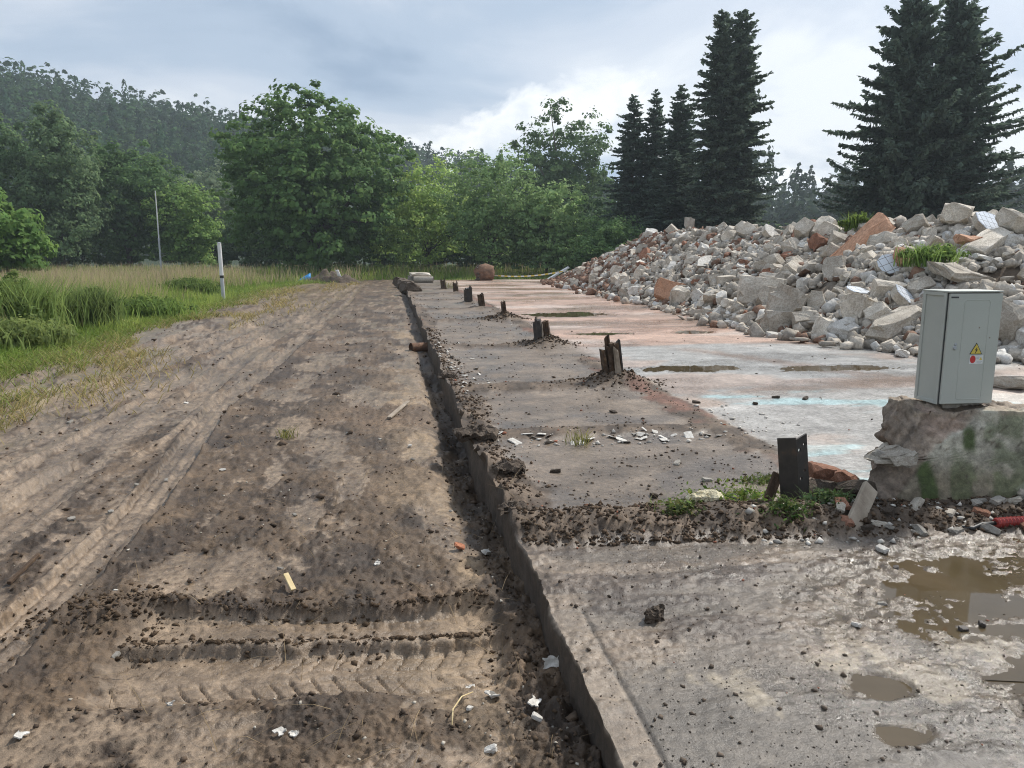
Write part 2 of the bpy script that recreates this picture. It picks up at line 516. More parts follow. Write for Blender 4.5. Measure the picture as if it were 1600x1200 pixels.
def mud_surface(x, y):
    n_lo = fbm(x * 0.45, y * 0.3, 4, 1)
    n_a = fbm(x * 1.5, y * 0.9, 5, 21)
    n_b = fbm(x * 5.5, y * 4.2, 5, 41)
    n_c = fbm(x * 22, y * 20, 4, 61)
    wx = x + 0.10 * (fbm(x * 2.2, y * 1.1, 3, 7) - 0.5)
    # how much the soil is pressed smooth (1) or loose (0)
    left = sst(-1.6, -2.35, wx + 0.5 * (n_a - 0.5) + 0.6 * (n_lo - 0.5) + 0.4 * (n_b - 0.5))
    press = left * (0.34 + 2.0 * (fbm(x * 1.9, y * 0.36, 5, 33) - 0.42))
    pt = fbm(wx * 2.1 + 0.25 * y, y * 0.75, 4, 77)
    patch = sst(0.585, 0.66, pt) * sst(3.9, 4.6, y)
    press = np.maximum(press, patch * (1 - left) * 0.95)
    # the pale smear left of the middle and others along the tracks
    press = np.maximum(press, sst(0.55, 0.3, np.hypot((x + 1.02) / 0.9, (y - 4.15) / 0.75) + 0.5 * (n_b - 0.5)))
    for cx, cyy, rx, ry in ((-0.36, 5.5, 0.13, 0.75), (-0.6, 7.0, 0.17, 0.7), (0.2, 6.8, 0.1, 0.7), (-0.1, 9.2, 0.5, 0.35), (-0.95, 6.1, 0.08, 0.8), (-0.6, 5.1, 0.12, 0.5),
                            (-1.0, 13.2, 0.5, 0.6), (-0.6, 15.8, 0.6, 0.5), (0.0, 12.0, 0.3, 0.5), (-1.25, 10.3, 0.2, 1.2)):
        press = np.maximum(press, sst(1.15, 0.75, np.hypot((x - cx) / rx, (y - cyy) / ry) + 2.6 * (n_b - 0.5) + 1.5 * (n_a - 0.5)) * 0.75)
    z = MUD_Z + 0.10 * (n_lo - 0.5) + 0.03 * (n_a - 0.5)
    ochre = 0.5 * sst(0.56, 0.66, fbm(x * 1.3 + 9, y * 0.9, 4, 91)) * sst(-0.5, 0.1, x) * sst(0.55, 0.35, x)
    for cx, cyy, rx, ry in ((0.40, 3.98, 0.10, 0.32), (0.24, 6.9, 0.2, 0.6), (0.30, 9.5, 0.35, 0.55), (0.1, 8.9, 0.3, 0.2), (0.35, 5.2, 0.14, 0.4), (0.3, 16.5, 0.3, 0.8)):
        ochre = np.maximum(ochre, sst(1.1, 0.6, np.hypot((x - cx) / rx, (y - cyy) / ry) + 1.1 * (n_b - 0.5)))
    # wheel tracks running along the slab
    groove = np.zeros_like(x)
    for ys, xs, hw, dep, tread in (
            ([1, 5, 6.1, 7.5, 9.5, 13.5, 26, 46], [-2.62, -2.5, -2.5, -2.38, -2.42, -2.56, -2.3, -2.0], 0.19, 0.05, 0),
            ([1, 5, 7.5, 13.5, 26, 46], [-3.05, -2.98, -2.86, -3.0, -2.75, -2.4], 0.15, 0.035, 1),
            ([1, 7.7, 9.2, 11.6, 13.7, 26], [-3.7, -3.55, -3.5, -3.75, -3.5, -3.2], 0.2, 0.03, 1),
            ([1, 5.4, 7, 9, 13.5, 26], [-1.75, -1.72, -1.85, -1.98, -1.9, -1.6], 0.12, 0.03, 0),
            ([1, 10.3, 11.8, 16.9, 27, 42, 60], [-5.1, -4.92, -4.85, -4.3, -4.15, -3.8, -4.6], 0.32, 0.06, 1),
            ([2, 10, 20, 40], [-4.1, -3.95, -3.3, -2.8], 0.2, 0.03, 0)):
        c = np.interp(y, ys, xs) + 0.05 * (vn(y * 0.6, y * 0 + hw * 50, 3) - 0.5)
        t = (x - c) / hw
        inn = sst(1.12, 0.88, np.abs(t)) * sst(0.24, 0.46, fbm(x * 0.8 + hw * 90, y * 0.35, 3, 17))
        z = z - dep * inn + 0.025 * np.exp(-((np.abs(t) - 1.22) / 0.16) ** 2) * (0.4 + n_b)
        press = np.maximum(press * (1 - 0.6 * inn), inn * (0.95 + 0.6 * (n_b - 0.4)) if tread == 0 else inn * (0.6 + 1.2 * (n_b - 0.45)))
        if tread:
            fr = np.mod(y / 0.13 + np.abs(t) * 0.9, 1.0)
            z = z + inn * 0.014 * np.exp(-((fr - 0.5) / 0.16) ** 2) * sst(0.35, 0.6, n_a)
        else:
            z = z + inn * 0.008 * np.sin(t * 9 + n_a * 3)
        groove = np.maximum(groove, inn)
    # two tyre tracks crossing in the foreground
    xt = x + 0.03 * (vn(x * 3, y * 0, 8) - 0.5)
    y1 = np.interp(xt, [-1.6, -1.2, -0.7, -0.2, 0.2, 0.6], [3.80, 3.74, 3.65, 3.575, 3.575, 3.62]) + 0.035 * (vn(x * 4.5, x * 0, 14) - 0.5) + 0.02 * (vn(x * 19, x * 0, 15) - 0.5)
    y2 = np.interp(xt, [-1.6, -1.2, -0.7, -0.2, 0.2, 0.6], [3.42, 3.37, 3.335, 3.30, 3.285, 3.31]) + 0.03 * (vn(x * 5.5, x * 0, 24) - 0.5) + 0.016 * (vn(x * 23, x * 0, 25) - 0.5)
    y3 = y2 - 0.40
    fore = sst(-1.36, -1.18, x + 0.1 * (n_a - 0.5)) * sst(0.52, 0.40, x + 0.1 * (n_b - 0.5))
    y1 = y1 + 0.05 * (n_c - 0.5) + 0.05 * (n_b - 0.5); y2 = y2 + 0.05 * (n_c - 0.5) + 0.05 * (n_b - 0.5)
    s1 = sst(y1 + 0.006, y1 - 0.02, y); s2 = sst(y2 + 0.006, y2 - 0.022, y); s3 = sst(y3 + 0.05, y3 - 0.1, y)
    lip = np.exp(-((y - y1 - 0.03) / 0.045) ** 2) * 0.028 + np.exp(-((y - y2 - 0.025) / 0.04) ** 2) * 0.026
    z = z + fore * (lip * (0.5 + n_b) - 0.036 * s1 - 0.032 * s2 + 0.055 * s3)
    in1 = fore * s1 * (1 - s2); in2 = fore * s2 * (1 - s3)
    t1 = (y - (y1 + y2) / 2) / 0.15; t2 = (y - (y2 + y3) / 2) / 0.2
    wear = sst(0.40, 0.56, fbm(x * 2.4, y * 5, 3, 55))
    # track 1: thin long grooves and small lugs; track 2: bold chevrons
    g1 = np.exp(-((np.abs(t1 - 0.1) - 0.62) / 0.05) ** 2)
    c1 = np.exp(-((np.mod(x / 0.075 + np.abs(t1) * 0.55, 1) - 0.5) / 0.12) ** 2) * sst(0.7, 0.5, np.abs(t1)) * sst(0.12, 0.3, np.abs(t1))
    z = z - in1 * (0.018 * g1 + 0.015 * c1 * wear)
    c2 = np.exp(-((np.mod(x / 0.092 - np.abs(t2 - 0.05) * 1.15 + 0.2 * t2 + 0.35 * (fbm(x * 3, y * 3, 2, 58) - 0.5), 1) - 0.5) / 0.06) ** 2) * sst(0.1, 0.22, np.abs(t2 - 0.05)) * sst(0.95, 0.8, np.abs(t2))
    g2 = np.exp(-((np.mod(t2 * 2.1 + 0.10 * np.sin(x * 27) + 0.5 * (fbm(x * 2, y * 2, 2, 59) - 0.5), 1) - 0.5) / 0.05) ** 2)
    z = z - in2 * (0.022 * c2 * (0.12 + 0.88 * wear) + 0.015 * g2 * (0.2 + 0.8 * wear))
    tr = np.maximum(in1, in2)
    press = press * (1 - tr) + tr * (1.0 + 0.5 * (n_b - 0.45))
    # nearest strip below the tracks, trodden
    near = sst(3.0, 2.85, y) * sst(0.5, 0.3, x)
    press = press * (1 - near) + near * np.clip(0.34 + 1.7 * (fbm(x * 2.6, y * 3.4, 5, 19) - 0.47), 0.0, 0.9)
    yr = np.interp(x, [-1.4, -0.8, -0.2, 0.1], [2.62, 2.70, 2.80, 2.88]) + 0.03 * (vn(x * 5, x * 0, 34) - 0.5)
    z = z + 0.022 * np.exp(-((y - yr) / 0.022) ** 2) * sst(-1.3, -1.1, x) * sst(0.05, -0.1, x) * (0.3 + n_b)
    streak = fbm(x * 9 + 0.6 * n_a, y * 0.9, 4, 141)
    press = sst(0.22, 0.70, np.clip(press, 0, 1) * 1.12 + 0.95 * (n_b - 0.47) + 0.9 * (n_c - 0.5) + 0.8 * (streak - 0.5) * sst(3.8, 4.4, y))
    # clods of loose soil
    loose = 1 - press
    pile = sst(0.75, 0.2, np.hypot((x + 1.45) / 0.55, (y - 3.7) / 0.28) + 0.6 * (n_b - 0.5))
    z = z + 0.055 * pile
    loose = np.maximum(loose, pile); press = press * (1 - pile)
    w1, _ = worley(x * 7, y * 7, 1); w2, r2 = worley(x * 17, y * 17, 2); w3, r3 = worley(x * 38, y * 38, 3)
    crumb = np.maximum(sst(0.46, 0.3, w3) * sst(0.62, 0.7, r3 + 0.35 * (n_b - 0.5)), sst(0.42, 0.26, w2) * sst(0.72, 0.8, r2 + 0.4 * (n_a - 0.5)))
    crumb = crumb * (1 - 0.75 * tr)
    cl = 0.030 * np.clip(0.7 - w1, 0, 1) ** 1.2 * sst(0.5, 0.66, n_a) + 0.034 * np.clip(0.7 - w2, 0, 1) * sst(0.46, 0.64, n_b) + 0.018 * np.clip(0.75 - w3, 0, 1)
    z = z + loose * (cl + 0.026 * (n_b - 0.5) + 0.026 * (n_c - 0.5)) + press * (0.007 * (n_b - 0.5) + 0.003 * (n_c - 0.5) + 0.016 * (streak - 0.5) * sst(3.8, 4.4, y))
    z = z + 0.008 * crumb * press
    # the dug channel along the slab's edge: loose, dark
    ch = sst(0.30, 0.56, x + 0.12 * (n_a - 0.5))
    z = z - ch * (0.015 + 0.10 * sst(3.8, 5.5, y) * sst(17, 9, y) + 0.04 * sst(50, 36, y) * sst(4, 8, y) + 0.10 * (n_lo - 0.5))
    z = z + ch * (0.07 * (n_b - 0.5) + 0.04 * (n_c - 0.5) + 0.03 * np.clip(0.75 - w1, 0, 1))
    press = press * (1 - 0.9 * ch); ochre = ochre * (1 - 0.8 * ch)
    # verge: dry trampled grass and bare earth up to the meadow
    ge = grass_edge(y)
    verge = sst(-2.2, -0.3, ge - x) * sst(0.0, 2.5, ge - x + 2.5)
    straw = sst(0.50, 0.60, fbm(x * 1.1 + 3, y * 0.33, 4, 101)) * sst(-3.3, -4.0, x)
    straw = np.maximum(straw, sst(26, 44, y) * sst(-1.5, -3.2, x - 0.02 * (y - 26)) * 0.8)
    straw = np.clip(straw * (1 - 0.75 * groove), 0, 1)
    under = sst(0.2, -0.6, x - ge)
    # colours: the soil's own
    dark = np.array((0.042, 0.027, 0.016)); brown = np.array((0.100, 0.066, 0.038)); taupe = np.array((0.222, 0.165, 0.113)) * (0.55 + 0.9 * streak)[..., None]
    c = dark + (brown - dark) * sst(0.33, 0.66, fbm(x * 3.1, y * 2.3, 4, 111))[..., None]
    c = lerp3(c, (0.15, 0.098, 0.058), 0.55 * sst(0.52, 0.66, fbm(x * 0.9, y * 0.7, 3, 131)))
    c = lerp3(c, taupe, np.clip(press * 1.1, 0, 1) * (0.8 + 0.4 * (n_c - 0.5)))
    c = lerp3(c, dark * 1.5, crumb * 0.55)
    c = lerp3(c, (0.31, 0.225, 0.14), ochre * 0.75 * (0.4 + n_b))
    c = lerp3(c, (0.22, 0.18, 0.085), straw * 0.6 * sst(0.35, 0.6, n_b))
    c = lerp3(c, (0.10, 0.13, 0.04), under * 0.85)
    r = 0.66 - 0.40 * press * sst(0.25, 0.5, n_a) + 0.1 * (n_b - 0.5)
    far = sst(50, 58, y) + sst(-6, -12, x - ge)
    z = z + np.where(far > 0, -0.45 * np.clip(far, 0, 1) * 0, 0)
    return z, np.clip(c, 0.01, 1), np.clip(r, 0.3, 1)


def build_mud():
    ys = rows(1.3, 66, 0.00105, 0.0056, 0.6)
    u = np.concatenate([np.linspace(-1.5, -0.84, 40)[:-1], np.linspace(-0.84, 0.40, 540)])
    U, Yg = np.meshgrid(u, ys)
    Xg = U * (Yg + 0.35)
    z, c, r = mud_surface(Xg.ravel(), Yg.ravel())
    V = np.stack([Xg.ravel(), Yg.ravel(), z], 1)
    nr, nc = Xg.shape
    I = np.arange(nr * nc).reshape(nr, nc)
    Fq = np.stack([I[:-1, :-1], I[:-1, 1:], I[1:, 1:], I[1:, :-1]], -1).reshape(-1, 4)
    keep = (V[Fq[:, 0], 0] < 0.95)
    Fq = Fq[keep]
    used = np.zeros(len(V), bool); used[Fq.ravel()] = True
    remap = np.cumsum(used) - 1
    me = make_mesh('muddy_ground', V[used], remap[Fq], M['mud'], c[used], r[used], smooth=True)
    o = link('muddy_ground', me, kind='structure')
    return o


build_mud()


def mud_z(x, y):
    return float(mud_surface(np.array([x]), np.array([y]))[0][0])


# the wide ground sheet under everything, out to the horizon
def build_terrain():
    xs = np.concatenate([np.linspace(-340, -60, 16)[:-1], np.linspace(-60, 60, 41), np.linspace(60, 340, 16)[1:]])
    ys = np.concatenate([np.linspace(-60, 70, 40), np.linspace(74, 425, 30)])
    X, Y = np.meshgrid(xs, ys)
    z = np.full(X.shape, -0.62)
    z = z + 0.38 * sst(60, 66, Y) + 0.0 * X
    z = np.where((X < -0.5 - 1.4 * np.maximum(Y, 0)) , -0.3, z)
    n = fbm(X * 0.1, Y * 0.1, 4, 3)
    c = np.array((0.05, 0.075, 0.022)) + (n[..., None] - 0.5) * np.array((0.05, 0.05, 0.02))
    I = np.arange(X.size).reshape(X.shape)
    Fq = np.stack([I[:-1, :-1], I[:-1, 1:], I[1:, 1:], I[1:, :-1]], -1).reshape(-1, 4)
    V = np.stack([X.ravel(), Y.ravel(), z.ravel()], 1)
    me = make_mesh('meadow_ground', V, Fq, M['mud'], np.clip(c.reshape(-1, 3), 0.02, 1), np.full(X.size, 0.9), smooth=True)
    link('meadow_ground', me, kind='structure')


build_terrain()

# ------------------------------------------------------------------ the concrete floor (right)
JOINTS = [4.28, 6.25, 8.65, 12.75, 17.9, 21.8, 26.0, 30.3, 34.6, 38.6]
POSTS = [(2.46, 4.14), (2.61, 8.72), (2.56, 12.75), (2.67, 18.0), (2.57, 21.75), (2.47, 24.6), (2.6, 31.0), (2.8, 36.5)]
PUDDLES = [(3.05, 2.95, 1.35, 0.52), (4.15, 9.85, 0.95, 0.42), (1.62, 2.02, 0.12, 0.06), (1.72, 2.30, 0.14, 0.09), (6.2, 9.6, 0.9, 0.35), (4.6, 19.5, 1.6, 0.9), (4.2, 14.6, 0.9, 0.3), (6.0, 14.6, 0.6, 0.35), (2.5, 2.15, 0.5, 0.28)]


def slab_surface(x, y):
    n_lo = fbm(x * 0.6, y * 0.45, 4, 201)
    n_a = fbm(x * 1.7, y * 1.3, 5, 221)
    n_b = fbm(x * 6, y * 5, 5, 241)
    n_c = fbm(x * 26, y * 24, 4, 261)
    w2, _ = worley(x * 15, y * 15, 12); w3, _ = worley(x * 40, y * 40, 13)
    yb = 3.74 - 0.075 * (x - EDGE_X) + 0.06 * (n_a - 0.5)
    z = 0.006 * (n_a - 0.5) + 0.002 * (n_b - 0.5)
    one = np.ones_like(x)
    # strip of dusty concrete panels
    c = np.array((0.150, 0.116, 0.086)) * (0.55 + 0.9 * n_a)[..., None] * (0.8 + 0.4 * n_b)[..., None]
    c = lerp3(c, (0.185, 0.145, 0.11), 0.7 * sst(0.5, 0.68, fbm(x * 0.8, y * 2.2, 4, 301)))
    c = lerp3(c, (0.085, 0.074, 0.066), 0.6 * sst(0.52, 0.66, fbm(x * 1.4, y * 1.6, 4, 311)))
    r = 0.54 + 0.3 * (n_b - 0.5) - 0.16 * sst(0.5, 0.65, n_lo)
    # inner floor: reddish screed far, blue-grey paint nearer
    bx = 2.95 + 0.12 * (vn(y * 0.7, y * 0, 31) - 0.5) + 0.08 * (n_b - 0.5)
    B = sst(bx - 0.12, bx + 0.35, x + 0.3 * (n_b - 0.5)) * sst(4.15, 4.25, y)
    red = np.array((0.40, 0.27, 0.205)) * (0.74 + 0.5 * fbm(x * 0.35, y * 1.1, 5, 321))[..., None]
    red = lerp3(red, (0.47, 0.40, 0.35), 0.7 * sst(0.5, 0.64, fbm(x * 0.3 + 5, y * 0.8, 4, 331)))
    red = lerp3(red, (0.23, 0.165, 0.125), 0.75 * sst(0.55, 0.66, fbm(x * 0.28, y * 1.3, 4, 341)))
    blue = np.array((0.30, 0.295, 0.28)) * (0.8 + 0.4 * n_a)[..., None]
    blue = lerp3(blue, (0.34, 0.265, 0.22), 0.85 * sst(0.47, 0.60, fbm(x * 0.55, y * 0.9, 4, 351)))
    pale = np.array((0.385, 0.37, 0.345)) * (0.84 + 0.32 * n_a)[..., None]
    pale = lerp3(pale, (0.40, 0.56, 0.57), 0.85 * sst(0.55, 0.64, fbm(x * 0.9 + 0.8 * y, y * 2.4, 4, 361)))
    pale = lerp3(pale, (0.40, 0.30, 0.235), 0.75 * sst(0.54, 0.66, fbm(x * 0.7, y * 0.8, 4, 371)))
    ybr = 12.3 + 0.1 * (x - 3) - 0.55 * np.maximum(x - 6.3, 0) + 0.25 * (n_a - 0.5)
    ybp = 8.0 + 0.25 * (n_a - 0.5)
    fl = red * sst(ybr - 0.1, ybr + 0.1, y)[..., None] + blue * (1 - sst(ybr - 0.1, ybr + 0.1, y))[..., None]
    mp = sst(ybp + 0.1, ybp - 0.1, y)
    fl = fl * (1 - mp[..., None]) + pale * mp[..., None]
    # brown smear of mud between the painted fields
    d = np.abs(y - (8.3 + 0.22 * (x - 5.5) + 0.3 * (n_lo - 0.5)))
    fl = lerp3(fl, (0.20, 0.135, 0.095), sst(0.45, 0.05, d + 0.35 * (n_b - 0.5)) * 0.8 * sst(3.6, 4.6, x))
    d = np.abs(x - (5.0 + 0.9 * (11.5 - y) * 0.5)) * 0.7
    fl = lerp3(fl, (0.22, 0.15, 0.11), sst(0.3, 0.02, d + 0.3 * (n_b - 0.5)) * 0.7 * sst(12.5, 11.5, y) * sst(7.8, 8.6, y))
    c = c * (1 - B[..., None]) + fl * B[..., None]
    r = r * (1 - B) + B * (0.50 - 0.3 * sst(0.42, 0.62, fbm(x * 0.5, y * 0.9, 3, 381)))
    # dirt line between strip and floor
    dl = sst(0.26, 0.02, np.abs(x - bx + 0.05) + 0.22 * (n_b - 0.5) - 0.05 * (n_a - 0.4)) * sst(4.2, 4.5, y) * sst(40, 30, y) * sst(0.36, 0.5, fbm(x * 0.4, y * 0.5, 3, 385) + 0.12)
    # dirt along panel joints, heaps round the posts
    dj = np.zeros_like(x)
    for i, yj in enumerate(JOINTS[1:]):
        wob = 0.18 * (vn(x * 1.1, x * 0 + i, 390) - 0.5) + 0.02 * yj * (vn(x * 0.5, x * 0 + i, 393) - 0.5)
        wd = ((0.13 if i != 1 else 0.22) + 0.014 * yj) * (0.5 + n_a)
        dj = np.maximum(dj, sst(1.0, 0.35, np.abs(y - yj - wob) / wd + 0.9 * (n_b - 0.5)) * sst(bx + 0.1, bx - 0.2, x) * (0.9 if i != 0 else 0.65))
    heap = np.zeros_like(x)
    for i, (px, py) in enumerate(POSTS[1:]):
        heap = np.maximum(heap, np.exp(-((x - px - 0.05) / 0.42) ** 2 - ((y - py) / (0.25 + 0.012 * py)) ** 2) * (0.95 if i < 3 else 0.6))
    le = sst(0.40, 0.02, x - EDGE_X + 0.36 * (n_a - 0.5) + 0.2 * (n_b - 0.5) - 0.12 * (vn(y * 0.9, y * 0, 395) - 0.4)) * sst(4.2, 4.5, y) * (0.35 + 0.65 * sst(0.4, 0.55, vn(y * 1.3, y * 0, 397)))
    # berm of soil across, and the debris foot of the wall
    by = (y - yb) / (0.62 - 0.03 * (x - EDGE_X))
    berm = sst(-0.03, 0.5, by + 0.3 * (n_b - 0.5) + 0.25 * (n_c - 0.5) + 0.3 * (n_a - 0.5)) * sst(1.12, 0.62, by + 0.45 * (n_b - 0.5)) * sst(5.2, 4.2, x)
    dirt = np.clip(np.maximum.reduce([dl * 0.85, dj, heap, le, berm]), 0, 1)
    cl = 0.020 * np.clip(0.8 - w2, 0, 1) * sst(0.4, 0.6, n_b) + 0.014 * np.clip(0.8 - w3, 0, 1) + 0.034 * (n_b - 0.45) + 0.013 * (n_c - 0.5)
    z = z + dirt * (0.010 + cl) + 0.10 * heap ** 1.2 * (0.2 + 1.5 * n_b) + 0.03 * heap * np.clip(0.7 - w2, 0, 1) + 0.085 * berm * (0.5 + 0.9 * n_a) + 0.035 * dj + 0.075 * le * sst(0.40, 0.6, n_a) * (0.5 + n_b)
    dc = np.array((0.055, 0.039, 0.027)) + (np.array((0.125, 0.090, 0.062)) - np.array((0.055, 0.039, 0.027))) * sst(0.35, 0.65, n_b)[..., None]
    dm = sst(0.1, 0.5, dirt + 0.25 * (n_c - 0.5))
    redd = sst(0.5, 0.62, n_a) * dl
    dc = lerp3(dc, (0.17, 0.075, 0.05), 0.7 * redd)
    # foreground: wet worn asphalt with a film of mud, kerb stone along the edge
    Fm = sst(0.05, -0.03, y - yb)
    asp = np.array((0.112, 0.097, 0.080)) * (0.8 + 0.4 * n_b)[..., None]
    asp = lerp3(asp, (0.29, 0.245, 0.18), 0.7 * sst(0.58, 0.68, 0.25 * (n_c - 0.5) + fbm(x * 3.4, y * 2.4, 5, 401)) * sst(2.95, 2.6, y))
    film = sst(2.35, 2.95, y + 0.7 * (n_lo - 0.5)) * (0.35 + 0.9 * sst(0.40, 0.58, fbm(x * 1.1, y * 3.6, 5, 411)))
    asp = lerp3(asp, (0.195, 0.150, 0.110), np.clip(film, 0, 1) * 0.85 * (0.6 + 0.8 * n_b))
    asp = lerp3(asp, (0.075, 0.056, 0.042), 0.8 * sst(0.52, 0.60, fbm(x * 1.5 + 3, y * 5.5, 5, 421)) * sst(2.3, 2.7, y))
    kx = EDGE_X + 0.135 + 0.006 * (vn(y * 6, y * 0, 33) - 0.5)
    kerb = sst(kx + 0.006, kx - 0.006, x) * sst(3.1, 2.9, y)
    asp = lerp3(asp, (0.22, 0.175, 0.132), kerb * (0.5 + 0.8 * n_b) * 0.85)
    crack = np.exp(-((x - kx) / 0.008) ** 2) * sst(3.15, 3.0, y)
    asp = lerp3(asp, (0.05, 0.04, 0.03), crack * 0.8)
    wet = sst(0.43, 0.62, fbm(x * 1.0, y * 1.4, 4, 431) + 0.16 * sst(0.9, 2.2, x) - 0.1 * sst(1.5, 0.8, x))
    ra = 0.38 - 0.24 * wet + 0.16 * (n_c - 0.5) + 0.12 * (n_b - 0.5)
    c = c * (1 - Fm[..., None]) + asp * Fm[..., None]
    r = r * (1 - Fm) + ra * Fm
    fl2 = np.clip(film, 0, 1) * sst(2.2, 2.6, y)
    z = z + Fm * (fl2 * (0.016 * np.clip(0.6 - w2, 0, 1) * sst(0.5, 0.62, n_b) + 0.010 * np.clip(0.7 - w3, 0, 1) + 0.012 * (n_c - 0.5)) + 0.0022 * (0.8 - w3) + 0.0045 * (n_c - 0.5) - 0.008 * crack + 0.016 * np.clip(film, 0, 1) * (n_b - 0.42) * 1.3 + 0.02 * np.clip(fbm(x * 1.5 + 3, y * 5.5, 5, 421) - 0.56, 0, 1) * 5 * (n_c))
    # hollows that hold water
    dip = np.zeros_like(x)
    for px, py, rx, ry in PUDDLES:
        dd = np.hypot((x - px) / rx, (y - py) / ry) + 0.7 * (n_a - 0.5) + (0.35 if rx > 0.3 else 1.1) * (n_b - 0.5) + 0.4 * (n_c - 0.5)
        dip = np.maximum(dip, sst(1.15, 0.55, dd))
    z = z - 0.016 * dip
    r = np.minimum(r, 0.62 - 0.45 * sst(0.0, 0.22, dip))
    c = lerp3(c, (0.095, 0.072, 0.047), 0.75 * sst(0.0, 0.35, dip) * Fm)
    c = c * (1 - dm[..., None]) + dc * dm[..., None]
    r = r * (1 - dm) + 0.8 * dm
    return z, np.clip(c, 0.01, 1), np.clip(r, 0.12, 1), yb, bx


def build_slab():
    ys = rows(1.3, 47.5, 0.0012, 0.0085, 0.5)
    s = np.linspace(0, 1, 350) ** 1.12
    S, Yg = np.meshgrid(s, ys)
    X0 = EDGE_X + edge_wob(Yg) * sst(1.5, 4, Yg)
    Xg = X0 + S * (1.12 * Yg + 1.1)
    z, c, r, yb, bx = slab_surface(Xg.ravel(), Yg.ravel())
    V = np.stack([Xg.ravel(), Yg.ravel(), z], 1)
    nr, nc = Xg.shape
    # the edge is a little rounded, then a rough vertical face goes down into the channel
    I = np.arange(nr * nc).reshape(nr, nc)
    Fq = np.stack([I[:-1, :-1], I[:-1, 1:], I[1:, 1:], I[1:, :-1]], -1).reshape(-1, 4)
    depth = np.array([0.012, 0.05, 0.10, 0.17, 0.25, 0.36, 0.5])
    nd = len(depth)
    ye = ys[:, None].repeat(nd, 1); ze = V[I[:, 0], 2][:, None] - depth[None]
    xs_ = EDGE_X + 0.03 * (vn(ye * 1.7, ye * 0 + 3, 5) - 0.5)
    bl = sst(0.0, 0.06, depth)[None]
    xe = X0[:, :1] * (1 - bl) + xs_ * bl - 0.008 - 0.02 * (fbm(ye * 16, ze * 22, 3, 79) - 0.5) - 0.03 * (fbm(ye * 5, ze * 9, 4, 71) - 0.5) - 0.04 * sst(0.55, 0.8, fbm(ye * 1.3, ze * 3, 3, 73)) * sst(0.02, 0.12, depth)[None]
    Ve = np.stack([xe.ravel(), ye.ravel(), ze.ravel()], 1)
    J = np.arange(nr * nd).reshape(nr, nd) + nr * nc
    K = np.concatenate([I[:, :1], J], 1)
    Fe = np.stack([K[:-1, 1:], K[:-1, :-1], K[1:, :-1], K[1:, 1:]], -1).reshape(-1, 4)
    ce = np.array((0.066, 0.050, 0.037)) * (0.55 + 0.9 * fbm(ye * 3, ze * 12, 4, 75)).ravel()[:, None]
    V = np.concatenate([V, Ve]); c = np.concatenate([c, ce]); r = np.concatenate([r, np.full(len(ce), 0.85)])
    parent = link('concrete_floor', None, kind='structure')

    def piece(name, Fs, label=None):
        used = np.zeros(len(V), bool); used[Fs.ravel()] = True
        rm = np.cumsum(used) - 1
        o = link(name, make_mesh(name, V[used], rm[Fs], M['slab'], c[used], r[used], smooth=True), parent)
        if label: o['label'] = label
    fc = V[Fq].mean(1); xx, yy = fc[:, 0], fc[:, 1]
    ybm = 3.74 - 0.075 * (xx - EDGE_X)
    fore = yy < ybm
    inner = (~fore) & (xx > 2.95)
    strip = (~fore) & (~inner)
    piece('wet_yard', Fq[fore], 'wet muddy asphalt with a kerb stone along its edge')
    piece('painted_floor', Fq[inner & (yy < 12.3)], 'pale blue-grey painted floor with puddles')
    piece('screed_floor', Fq[inner & (yy >= 12.3)], 'reddish worn floor beside the rubble')
    bounds = [0.0] + JOINTS[1:] + [99]
    for a, b in zip(bounds[:-1], bounds[1:]):
        m = strip & (yy >= a) & (yy < b)
        if m.any(): piece('concrete_panel', Fq[m])
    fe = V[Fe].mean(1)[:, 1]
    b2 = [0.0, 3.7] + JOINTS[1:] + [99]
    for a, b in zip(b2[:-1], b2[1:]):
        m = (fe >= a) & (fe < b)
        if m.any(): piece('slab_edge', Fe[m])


build_slab()


def slab_z(x, y):
    return float(slab_surface(np.array([float(x)]), np.array([float(y)]))[0][0])


def ground_z(x, y):
    return slab_z(x, y) if x > EDGE_X else mud_z(x, y)


def build_puddles():
    for k, (px, py, rx, ry) in enumerate(PUDDLES):
        n = 40; ring = []
        for i in range(n):
            a = 2 * math.pi * i / n
            q = 1.45 + 0.1 * math.sin(3 * a + k)
            ring.append((px + rx * q * math.cos(a), max(py + ry * q * math.sin(a), 0.9), -0.0075 - 0.0004 * k))
        V = np.array([(px, py, ring[0][2])] + ring)
        V[:, 0] = np.maximum(V[:, 0], EDGE_X + 0.05)
        F = [(0, i + 1, (i + 1) % n + 1) for i in range(n)]
        link('puddle', make_mesh('puddle', V, F, M['water']), kind='structure')


build_puddles()

# ------------------------------------------------------------------ vegetation builders
LEAF_Q = np.array([(-0.5, 0, 0), (0.0, -0.32, 0.05), (0.5, 0, 0), (0.0, 0.32, 0.05)])


def leaf_cards(P, Nrm, size, rng, stretch=1.0):
    """small leaf faces at points P facing roughly Nrm -> V, F"""
    n = len(P)
    Nn = Nrm / (np.linalg.norm(Nrm, axis=1, keepdims=True) + 1e-9)
    t = rng.normal(size=(n, 3)); t -= (t * Nn).sum(1, keepdims=True) * Nn
    t /= np.linalg.norm(t, axis=1, keepdims=True) + 1e-9
    b = np.cross(Nn, t)
    s = np.asarray(size)[:, None] if np.ndim(size) else np.full((n, 1), size)
    V = np.empty((n, 4, 3))
    for i, (a, c, d) in enumerate(LEAF_Q):
        V[:, i] = P + s * (t * a * stretch + b * c * 1.3 + Nn * d)
    F = np.arange(n * 4).reshape(n, 4)
    return V.reshape(-1, 3), F


